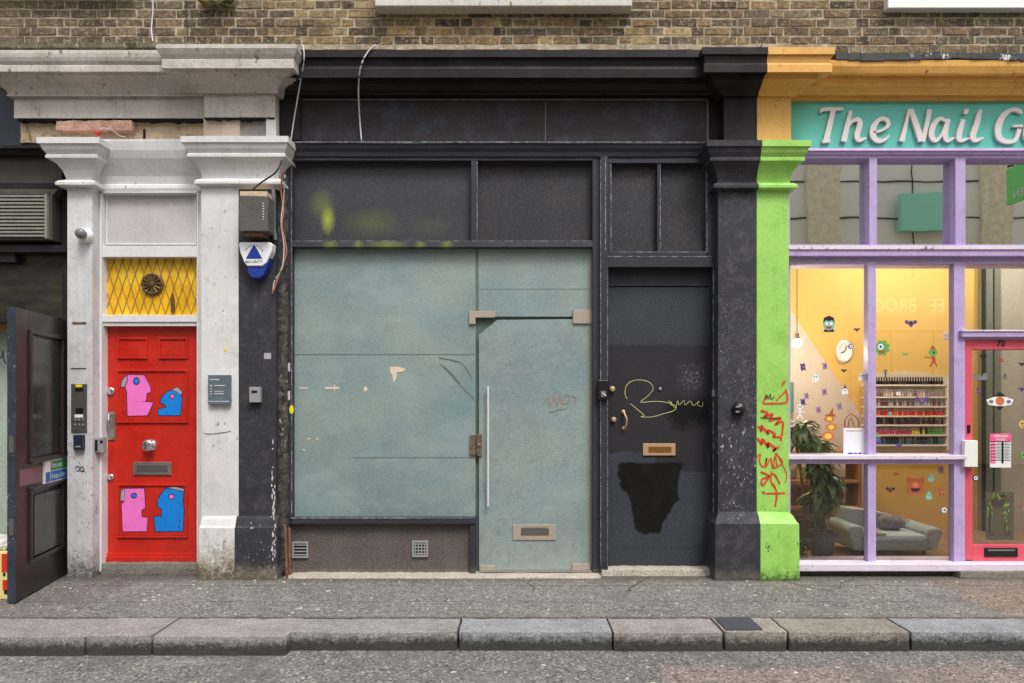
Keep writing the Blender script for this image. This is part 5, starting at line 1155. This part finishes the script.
# sofa
YF = .38
sx0, sx1 = wx(850, YF), wx(941, YF); fz = .06
SF = thing('small_sofa', 'small grey tub sofa inside the nail shop window', 'sofa', ((sx0+sx1)/2, YF+.2, fz))
gre = paint('grey_velvet', C(160, 176, 182), .7, .1, 6, bump=.3); xm = (sx0+sx1)/2
c = MB(); c.box(sx0+.06, sx1-.06, YF+.02, YF+.45, fz+.05, fz+.14); part('base', c, gre, SF, bevel=.02)
for s_, xa, xb in (('l', sx0, sx0+.13), ('r', sx1-.12, sx1)):
    c = MB(); X0, X1 = xa, xb
    c.prism([(X0+.03, fz+.06), (X1-.02, fz+.06), (X1, fz+.24), (X1-.01, fz+.28), (X0+.01, fz+.28), (X0-.015, fz+.24)] if s_ == 'l' else [(X0+.02, fz+.06), (X1-.03, fz+.06), (X1+.02, fz+.23), (X1, fz+.26), (X0+.02, fz+.26), (X0, fz+.22)], YF, YF+.48)
    part('arm', c, gre, SF, bevel=.02)
c = MB(); n = 12; pts = []
for k in range(n+1):
    t = k/n; pts.append((sx0+.1+(sx1-sx0-.2)*t, fz+.40-.12*t+.02*math.sin(t*3.1)))
c.prism([(sx0+.1, fz+.1)]+pts+[(sx1-.1, fz+.1)], YF+.36, YF+.48); part('backrest', c, gre, SF, bevel=.025)
c = MB()
for k in range(26):
    t = k/25; x_ = sx0+.1+(sx1-sx0-.2)*t; z_ = fz+.39-.12*t+.02*math.sin(t*3.1); c.lathe((x_, YF+.35, z_), 'y', [(.010, 0), (.008, .008), (.001, .01)], 8)
part('stud_trim', c, plain('pale_studs', C(190, 175, 150), .4), SF)
c = MB(); c.box(sx0+.14, sx1-.12, YF-.01, YF+.36, fz+.14, fz+.20); part('seat_cushion', c, paint('grey_blue_seat', C(176, 194, 200), .6, .08, 6), SF, bevel=.03)
c = MB(); c.box(sx0+.15, sx0+.33, YF-.0, YF+.33, fz+.203, fz+.215); part('folded_cloth', c, plain('beige_cloth', C(180, 168, 150), .7), SF)
c = MB(); c.rough((sx0+sx1)/2-.02, (sx0+sx1)/2+.2, YF+.2, YF+.32, fz+.20, fz+.33, .03, .012, 8, .03); part('pillow', c, paint('grey_pillow', C(120, 112, 120), .7, .3, 20), SF, smooth=True)
for xa in (sx0+.1, sx1-.12):
    c = MB(); c.tube([(xa, YF+.06, fz), (xa, YF+.06, fz+.07)], [.012, .02], 8); part('leg', c, M['black'], SF)
c = MB(); c.box(sx0+.17, sx0+.26, YF+.03, YF+.12, fz+.2155, fz+.223); solo('paper_card', c, M['wpla'], 'white card lying on the seat of the small sofa', 'card')
# plants
LEAF = [paint('dark_leaf', (.09, .18, .065), .35, .35, 14, bump=.1, grain=0), paint('mid_leaf', (.30, .42, .22), .35, .3, 14, bump=.1, grain=0)]
def leafy(px, Y, heads, pot_r, pot_h, label, name='potted_plant', leaf_n=30, potcol=(92, 84, 80), zf=.06):
    X_ = wx(px, Y); t = thing(name, label, 'plant', (X_, Y, zf), 'plants in the nail shop window')
    c = MB(); c.lathe((X_, Y, zf), 'z', [(pot_r*.72, 0), (pot_r, pot_h*.88), (pot_r*1.06, pot_h*.88), (pot_r*1.06, pot_h), (pot_r*.9, pot_h), (pot_r*.88, pot_h*.9)], 20); part('pot', c, paint('pot_clay', C(*potcol), .7, .1, 8), t)
    c = MB()
    for hx, hz, ln, up in heads: c.tube(cat_rom([(X_, Y, zf+pot_h*.9), (X_+hx*.4, Y, zf+(hz-zf)*.6), (X_+hx, Y+.02, hz)], 4), .014, 6)
    part('stem', c, plain('woody_stem', C(120, 100, 78), .8), t)
    c = MB()
    for hx, hz, ln, up in heads:
        for k in range(leaf_n):
            c.cm = 0 if rng.random() < .62 else 1
            a = rng.uniform(0, 6.283); e = rng.uniform(-.25, 1.1)+up; l = ln*rng.uniform(.7, 1.1); wd = l*.12
            d = Vector((math.cos(a), math.sin(a)*.7, 0)); side = Vector((-math.sin(a), math.cos(a), 0)); p = Vector((X_+hx, Y+.02, hz+rng.uniform(-.08, .04))); prev = None
            for q in range(5):
                s_ = q/4; ang = e-1.9*s_; ww = wd*math.sin(math.pi*min(1, .12+.88*s_))+.002
                if q: p = p+(d*math.cos(ang)+Vector((0, 0, math.sin(ang))))*l/4
                cur = (c.add(p+side*ww), c.add(p+Vector((0, 0, -ww*.4))), c.add(p-side*ww))
                if prev: c.face((prev[0], prev[1], cur[1], cur[0])); c.face((prev[1], prev[2], cur[2], cur[1]))
                prev = cur
    part('foliage', c, LEAF, t); return t
leafy(822, .30, [(-.03, .92, .24, 0), (.05, .80, .26, -.1), (.0, .62, .28, -.1), (-.06, 1.12, .2, .1), (-.16, 1.24, .2, .2)], .115, .25, 'tall dark leafy plant in a grey pot behind the left lavender window', leaf_n=48)
leafy(801, .16, [(0, .22, .09, .5)], .05, .08, 'small bright green plant at the foot of the tall pot', 'small_plant', 16, (150, 110, 80))
leafy(806, .75, [(-.1, 1.15, .24, .1), (.12, 1.05, .24, 0)], .12, .3, 'second leafy plant partly hidden behind the tall one', leaf_n=50)
c = MB(); ysf = 1.25
SHF = thing('wooden_shelf_unit', 'low brown wooden shelf unit behind the plants', 'shelf', (wx(815, ysf), ysf, .06))
for z_ in (.35, .62, .92): c.box(2.5, wx(862, ysf), ysf, ysf+.3, z_, z_+.03)
for x_ in (2.5, wx(832, ysf), wx(862, ysf)-.03): c.box(x_, x_+.03, ysf+.005, ysf+.29, .06, .92)
part('shelf_frame', c, paint('brown_shelf_wood', C(150, 105, 70), .6, .2, 8), SHF, bevel=.003)
cl = [(170, 90, 60), (190, 180, 165), (90, 80, 76), (200, 160, 120), (120, 62, 48), (70, 72, 78)]
for k in range(9):
    c = MB(); x_ = 2.58+.20*(k % 5)+rng.uniform(0, .05); z_ = (.381, .651)[k // 5]; rr = rng.uniform(.035, .06)
    c.lathe((x_, ysf+.1, z_), 'z', [(rr*.8, 0), (rr, .03), (rr, .10), (rr*.5, .15), (rr*.5, .17)], 12)
    solo('ornament_jar', c, plain('ornament', C(*cl[k % 6]), .4), '%s jar, %s board of the shelf unit, %s from the left' % (['terracotta', 'cream', 'dark grey', 'tan', 'rust brown', 'slate'][k % 6], 'lower' if k < 5 else 'middle', ['first', 'second', 'third', 'fourth', 'fifth'][k % 5]), 'jar', 'jars on the shelf unit')
# poster (its code left out) and door posters
yg = YGL-.002
c = MB(); c.pb(843.5, 865.5, 428, 456, yg-.001, yg+.001); po = solo('white_poster', c, plain('poster_paper', C(226, 226, 230), .5), 'white paper poster low in the left window pane', 'poster')
c = MB(); c.pb(848, 853, 452.6, 454, yg-.003, yg); c.pb(854, 857, 452.6, 454, yg-.003, yg); c.pb(858, 861.5, 452.6, 454, yg-.003, yg); part('caption', c, M['blue'], po)
c = MB(); c.pb(846.5, 862.5, 430.5, 431.3, yg-.002, yg); part('rule', c, M['copper'], po)
c = MB(); c.tube(cat_rom([(wx(845, .2), .2, wz(430, .2)), (wx(845, .2), .2, wz(420, .2)), (wx(851, .2), .2, wz(414, .2)), (wx(858, .2), .2, wz(420, .2)), (wx(858, .2), .2, wz(430, .2))], 5), .005); c.tube(cat_rom([(wx(848, .2), .21, wz(430, .2)), (wx(851, .2), .21, wz(418, .2)), (wx(856, .2), .21, wz(430, .2))], 5), .004)
solo('wire_basket_handle', c, M['copper'], 'copper coloured wire arch behind the white poster', 'wire frame')
c = MB(); c.pb(990, 1011, 433.5, 467.5, yg-.001, yg+.001); tt = solo('opening_hours_sticker', c, M['wpla'], 'pink and white opening hours table on the pink door glass', 'sign')
PK = plain('sticker_pink', C(222, 90, 140), .5)
c = MB(); c.pb(990, 1011, 433.5, 441.2, yg-.0022, yg-.0012); c.pb(990.5, 995.6, 441.8, 463.5, yg-.0022, yg-.0012); part('pink_field', c, PK, tt)
c = MB()
for k in range(7): c.pb(990.4, 1010.5, 441.3+k*3.1, 441.9+k*3.1, yg-.0032, yg-.0024)
c.pb(1001.6, 1003.6, 441.9, 463.4, yg-.0028, yg-.0014); part('rules', c, M['black'], tt)
c = MB(); text_mb(c, 'OPENING', 1000.5, 437.2, 2.3, yg, thick=.0032, align='CENTER', bold=.02); text_mb(c, 'HOURS', 1000.5, 440.4, 2.0, yg, thick=.0032, align='CENTER', bold=.02)
for k, d_ in enumerate(('MON', 'TUE', 'WED', 'THU', 'FRI', 'SAT', 'SUN')): text_mb(c, d_, 993, 443.9+k*3.1, 1.4, yg, thick=.0034, align='CENTER')
part('lettering', c, M['wpla'], tt)
c = MB()
for k in range(7):
    if k == 6: break
    c.pb(997, 1000.6, 442.9+k*3.1, 443.5+k*3.1, yg-.0028, yg-.001); c.pb(1004.6, 1009, 442.9+k*3.1, 443.5+k*3.1, yg-.0028, yg-.001)
part('times', c, M['gpla'], tt)
c = MB(); c.pb(986, 1014, 492, 540, yg+.007, yg+.0085); hp = solo('hanging_plant_poster', c, plain('clear_film', C(206, 200, 182), .4), 'pale poster of a hanging plant low on the pink door', 'poster')
c = MB(); c.pp([(993, 500), (1005, 500), (1003.5, 506), (1000, 508), (997, 508), (994, 506)], yg-.001, yg+.001); part('printed_pot', c, plain('print_charcoal', C(66, 60, 58), .6), hp)
c = MB()
for k in range(34):
    a_ = rng.choice((990, 1006))+rng.uniform(-2.5, 2.5); b_ = rng.uniform(500, 532)
    if k < 12: a_ = rng.uniform(992, 1006); b_ = rng.uniform(494, 500)
    c.ell(a_, b_, .8, 1.6 if k > 12 else 1.3, yg-.0005-.00002*k, yg+.001, 6)
part('printed_leaves', c, plain('print_green', C(112, 140, 60), .6), hp)
c = strokes([[(991, 500), (990, 532), (993, 535), (995, 531)], [(1006, 522), (1005.5, 533), (1009, 535), (1010, 531)]], 0, 0, 1, .6, yg-.002); part('printed_stems', c, M['cable_d'], hp)
# projecting sign: stands out from the wall beyond the right edge of the frame, seen in the glass
XS = 4.83
c = MB(); c.box(XS, XS+.04, -.76, -.16, 3.38, 3.73); gs = solo('projecting_sign', c, plain('sign_green', C(110, 205, 105, 1.3), .4), 'green projecting sign lettered The Nail Garden, mirrored in the upper right pane', 'sign', bevel=.003)
c = MB()
for s_, u0, k_, z_ in (('The', .05, 3.6, 3.63), ('NAIL', .12, 4.4, 3.53), ('GARDEN', .06, 4.4, 3.42)):
    text_mb(c, s_, 0, 0, 1, 0, place=lambda u, v, d, u0=u0, k_=k_, z_=z_: (XS-.003, -.16-u0-u*k_*2.1, z_+v*k_*2.1), bold=.01)
part('lettering', c, M['wpla'], gs)
c = MB(); c.tube([(XS+.02, -.76, 3.76), (XS+.02, .0, 3.76)], .012); c.tube([(XS+.02, -.7, 3.73), (XS+.02, -.7, 3.76)], .008); c.tube([(XS+.02, -.2, 3.73), (XS+.02, -.2, 3.76)], .008); part('bracket', c, M['black'], gs)

# ---------------------------------------------------------------- window stickers
col = lambda *a: plain('sticker_ink', C(*a), .5)
SK = {k: col(*v) for k, v in dict(green=(96, 160, 80), mint=(120, 180, 160), dark=(40, 32, 44), purple=(92, 62, 124), lilac=(146, 118, 140), red=(170, 66, 52), brick=(160, 84, 50), white=(226, 224, 226), orange=(196, 112, 66), grey=(120, 116, 118), blue=(90, 110, 160), yellow=(220, 190, 80)).items()}
def sticker(kind, px, py, s_, mats, label):
    m = MB(); y = yg-.0006; lay = [0]
    def L_(cm): lay[0] += 1; m.cm = cm; return y-.0004*lay[0]
    def poly(P_, cm): yy = L_(cm); m.pp([(px+a*s_, py+b*s_) for a, b in P_], yy, y+.0008)
    def el(a, b, rx, ry, cm): yy = L_(cm); m.ell(px+a*s_, py+b*s_, rx*s_, ry*s_, yy, y+.0008, 14)
    if kind == 'bat': poly([(-1, -.3), (-.6, -.5), (-.25, -.1), (-.15, -.45), (0, -.25), (.15, -.45), (.25, -.1), (.6, -.5), (1, -.3), (.75, .2), (.45, .1), (.2, .5), (0, .7), (-.2, .5), (-.45, .1), (-.75, .2)], 0); el(0, .05, .18, .2, 1)
    elif kind == 'splat':
        poly([((.55+.45*(k % 2))*math.cos(k*math.pi/6+.3)*(.8+.3*math.sin(k*2.1)), (.55+.45*(k % 2))*math.sin(k*math.pi/6+.3)) for k in range(12)], 0); el(.1, 0, .2, .2, 1)
    elif kind == 'ghost': poly([(-.6, .9), (-.65, 0), (-.4, -.7), (0, -1), (.4, -.7), (.65, 0), (.6, .9), (.3, .6), (0, .9), (-.3, .6)], 0); el(-.22, -.25, .13, .18, 1); el(.22, -.25, .13, .18, 1)
    elif kind == 'hatghost': poly([(-.6, .9), (-.6, 0), (0, -.5), (.6, 0), (.6, .9), (.2, .6), (-.2, .9)], 0); poly([(-.7, -.3), (-.25, -.45), (0, -1.2), (.3, -.45), (.75, -.3)], 1); el(-.2, .1, .1, .15, 1); el(.2, .1, .1, .15, 1)
    elif kind == 'ghoul': poly([(-.7, 1), (-.55, .65), (.55, .65), (.7, 1)], 1); el(0, 0, .75, .8, 0); poly([(-.75, -.1), (-.6, -.8), (0, -1.05), (.6, -.8), (.75, -.1), (.4, -.5), (0, -.35), (-.4, -.5)], 1); el(-.28, -.05, .2, .2, 2); el(.28, -.05, .2, .2, 2); poly([(-.4, .3), (.4, .3), (.2, .6), (-.2, .6)], 3)
    elif kind == 'horned': poly([(-.8, -.9), (-.45, -.7), (.45, -.7), (.8, -.9), (.95, -.4), (.8, -.1), (.9, .6), (.7, 1), (-.7, 1), (-.9, .6), (-.8, -.1), (-.95, -.4)], 0); el(0, .0, .35, .3, 2); poly([(-.55, .35), (.55, .35), (.3, .7), (-.3, .7)], 1)
    elif kind == 'spiky': poly([((.75+.3*(k % 2))*math.cos(k*math.pi/8), (.75+.3*(k % 2))*math.sin(k*math.pi/8)) for k in range(16)], 0); el(-.15, -.15, .35, .35, 2); el(-.15, -.15, .15, .15, 1); poly([(-.5, .35), (.5, .3), (.1, .65)], 3)
    elif kind == 'imp': poly([(-.2, .3), (.25, .3), (.35, 1), (.6, 1.7), (.45, 1.75), (.1, 1.1), (-.3, 1.75), (-.45, 1.65), (-.1, .95)], 3); poly([(-1.2, .35), (-.2, .4), (-.15, .55), (-1.1, .5)], 3); el(0, -.2, .6, .5, 0); poly([(-.4, -.6), (0, -1.2), (.45, -.55)], 3); el(.1, -.2, .15, .15, 1)
    elif kind == 'pumpkins':
        for a, b, r_ in ((-.2, 1.6, .95), (.25, .3, .8), (0, -.9, .72)): el(a, b, r_, r_*.72, 0); el(a, b, r_*.55, r_*.42, 2)
        poly([(-.8, -1.35), (0, -1.6), (.5, -2.5), (.55, -1.6), (1.1, -1.2)], 1)
    elif kind == 'bones': el(0, -.6, .4, .4, 0); el(-.15, -.6, .1, .1, 1); el(.15, -.6, .1, .1, 1); poly([(-.1, -.25), (.1, -.25), (.1, .5), (-.1, .5)], 0); poly([(-.7, -.1), (.7, .1), (.7, .2), (-.7, 0)], 0); poly([(-.1, .5), (.1, .5), (.5, 1.1), (.35, 1.15), (0, .65), (-.35, 1.15), (-.5, 1.1)], 0)
    elif kind == 'wall': poly([(-1, .5), (-1, -.3), (-.7, -.3), (-.7, -.1), (-.4, -.1), (-.4, -.35), (-.1, -.35), (-.1, -.1), (.3, -.1), (.3, -.3), (.6, -.7), (1, -.3), (1, .5)], 0); el(.65, -.6, .15, .15, 1)
    elif kind == 'banner': poly([(-1.1, -.1), (-.4, -.35), (.4, -.35), (1.1, -.1), (.9, .3), (.3, .4), (-.3, .4), (-.9, .3)], 0); el(0, 0, .36, .36, 3); poly([(-.5, -.35), (0, -.75), (.5, -.35)], 1); el(-.7, .05, .18, .15, 2); el(.7, .05, .18, .15, 2); poly([(-.35, .4), (.35, .4), (0, .75)], 1)
    elif kind == 'spider': el(0, 0, .3, .35, 0); [poly([(0, 0), (sgx*.9, yy2), (sgx*.95, yy2+.12), (0, .12)], 0) for sgx in (-1, 1) for yy2 in (-.5, 0, .45)]
    elif kind == 'eye': el(0, 0, .8, .7, 0); el(.1, 0, .5, .5, 2); el(.1, 0, .22, .22, 1)
    solo('window_sticker', m, [SK[k] for k in mats], label, 'sticker', 'Halloween stickers on the nail shop glass')
G4 = lambda a, b='dark', c='white', d='red': (a, b, c, d)
for a in [('ghoul', 829, 324, 8, G4('mint'), 'green-faced ghoul head sticker with black hair high in the left pane'),
    ('bat', 911, 323, 6.5, G4('purple'), 'purple bat sticker at the top of the middle pane'),
    ('spiky', 882, 348, 8.5, G4('green'), 'spiky green one-eyed monster sticker beside the middle post'),
    ('imp', 933, 354, 7.5, G4('green'), 'running imp sticker with a green head and red body above the rack'),
    ('spider', 905, 354, 3.5, G4('green'), 'tiny green bug sticker between the two green monsters'),
    ('bat', 857, 329.5, 3.2, G4('dark'), 'tiny dark bat sticker right of the ghoul head'),
    ('eye', 851, 346.5, 3.8, ('purple', 'dark', 'white', 'red'), 'purple eyeball sticker overlapping the white clock'),
    ('bat', 844, 370.5, 3.2, G4('dark'), 'tiny dark bat sticker below the white clock'),
    ('splat', 803, 367, 5, ('purple', 'lilac', 'white', 'red'), 'purple splat sticker high on the beige wall area'),
    ('splat', 825, 366, 4.6, ('lilac', 'purple', 'white', 'red'), 'pale purple splat sticker beside the slanting colour line'),
    ('ghost', 815.5, 378, 5, ('white', 'blue', 'white', 'red'), 'white ghost sticker with blue eyes left of centre in the left pane'),
    ('hatghost', 845, 390, 5, ('white', 'purple', 'white', 'red'), 'white ghost sticker wearing a purple witch hat'),
    ('splat', 824.5, 392, 4.6, ('lilac', 'purple', 'white', 'red'), 'lilac splat sticker below the blue-eyed ghost'),
    ('splat', 806.5, 396, 4.2, ('lilac', 'purple', 'white', 'red'), 'lilac splat sticker above the dark purple one'),
    ('splat', 803, 402, 4.4, ('purple', 'dark', 'white', 'red'), 'dark purple splat sticker above the skeleton'),
    ('splat', 839.5, 406.5, 4.6, ('lilac', 'purple', 'white', 'red'), 'lilac splat sticker above the white poster'),
    ('splat', 818.5, 410, 4.4, ('lilac', 'purple', 'white', 'red'), 'lilac splat sticker left of the stacked pumpkins'),
    ('bones', 800, 411, 7, G4('white'), 'white dancing skeleton sticker at the left edge of the left pane'),
    ('pumpkins', 829.5, 425, 7, ('orange', 'brick', 'yellow', 'red'), 'three stacked pumpkins sticker with a witch hat'),
    ('ghost', 862, 377, 5, ('white', 'blue', 'white', 'red'), 'white ghost sticker tucked against the middle post'),
    ('bones', 885.5, 374, 4.5, ('dark', 'white', 'white', 'red'), 'small dark cat-like sticker on top of the rack'),
    ('bat', 922, 400, 7, ('purple', 'orange', 'white', 'red'), 'purple winged witch sticker over the polish rack'),
    ('eye', 898, 393.5, 2.6, ('white', 'dark', 'white', 'red'), 'round white eyeball sticker over the upper rack shelves'),
    ('eye', 890, 413.5, 2.8, ('grey', 'dark', 'mint', 'red'), 'grey eyeball sticker over the middle rack shelves'),
    ('hatghost', 877.5, 439, 6, ('purple', 'green', 'white', 'red'), 'purple and green sticker low beside the middle post'),
    ('bat', 899, 445.5, 3.6, G4('purple'), 'small purple bat sticker just under the rack'),
    ('horned', 915.5, 485, 9.5, ('brick', 'dark', 'orange', 'red'), 'big brick-red horned monster sticker in the lower middle pane'),
    ('bat', 890.5, 489.5, 4.8, ('dark', 'red', 'white', 'red'), 'dark bat sticker in the lower middle pane'),
    ('spider', 896.5, 474, 3.6, G4('brick'), 'small brown spider sticker above the dark bat'),
    ('ghost', 931, 478, 4.5, ('mint', 'grey', 'white', 'red'), 'pale mint ghost sticker right of the horned monster'),
    ('ghost', 929, 496, 4.5, ('mint', 'grey', 'white', 'red'), 'lower pale mint ghost sticker right of the horned monster'),
    ('splat', 941, 470, 5.5, ('lilac', 'brick', 'white', 'red'), 'lilac flower sticker at the top right of the lower pane'),
    ('splat', 941, 492, 5.5, ('brick', 'lilac', 'white', 'red'), 'brown flower sticker halfway down the right of the lower pane'),
    ('eye', 944, 510, 5.5, ('grey', 'brick', 'white', 'red'), 'grey round sticker above the sofa arm'),
    ('bat', 983.5, 356.5, 3.6, G4('dark'), 'dark bat sticker in the top left of the door glass'),
    ('wall', 980.5, 376.5, 7, ('grey', 'dark', 'white', 'red'), 'grey battlement sticker with a bat on the door glass'),
    ('splat', 979, 391, 4, ('purple', 'brick', 'white', 'red'), 'purple starfish sticker below the grey battlement'),
    ('banner', 1000, 401, 12.5, ('white', 'dark', 'grey', 'orange'), 'wide ghost and pumpkin banner sticker across the pink door glass'),
    ('splat', 1001.5, 360.5, 3, ('red', 'brick', 'white', 'red'), 'small red sticker on the door glass by the pillar'),
    ('hatghost', 1005, 377, 3.5, ('grey', 'dark', 'white', 'red'), 'small grey hat sticker above the banner'),
    ('bat', 1022, 364, 3.5, G4('dark'), 'dark bat sticker near the top right of the frame'),
    ('bat', 1022, 389, 4, G4('purple'), 'purple bat sticker at the right edge above the banner'),
    ('spiky', 1023, 424, 4.5, ('yellow', 'dark', 'green', 'red'), 'yellow-green head sticker at the right edge'),
    ('splat', 1023, 455, 4, ('green', 'dark', 'white', 'red'), 'green sticker right of the opening hours'),
    ('eye', 975.5, 478, 4.2, ('dark', 'dark', 'white', 'red'), 'black and white eye sticker below the white box'),
    ('spider', 1003.5, 496, 3.2, G4('dark'), 'dark spider sticker above the hanging plant poster'),
    ('splat', 1020, 506, 2.2, ('brick', 'dark', 'white', 'red'), 'tiny brown sticker right of the hanging plant poster')]:
    sticker(*a)
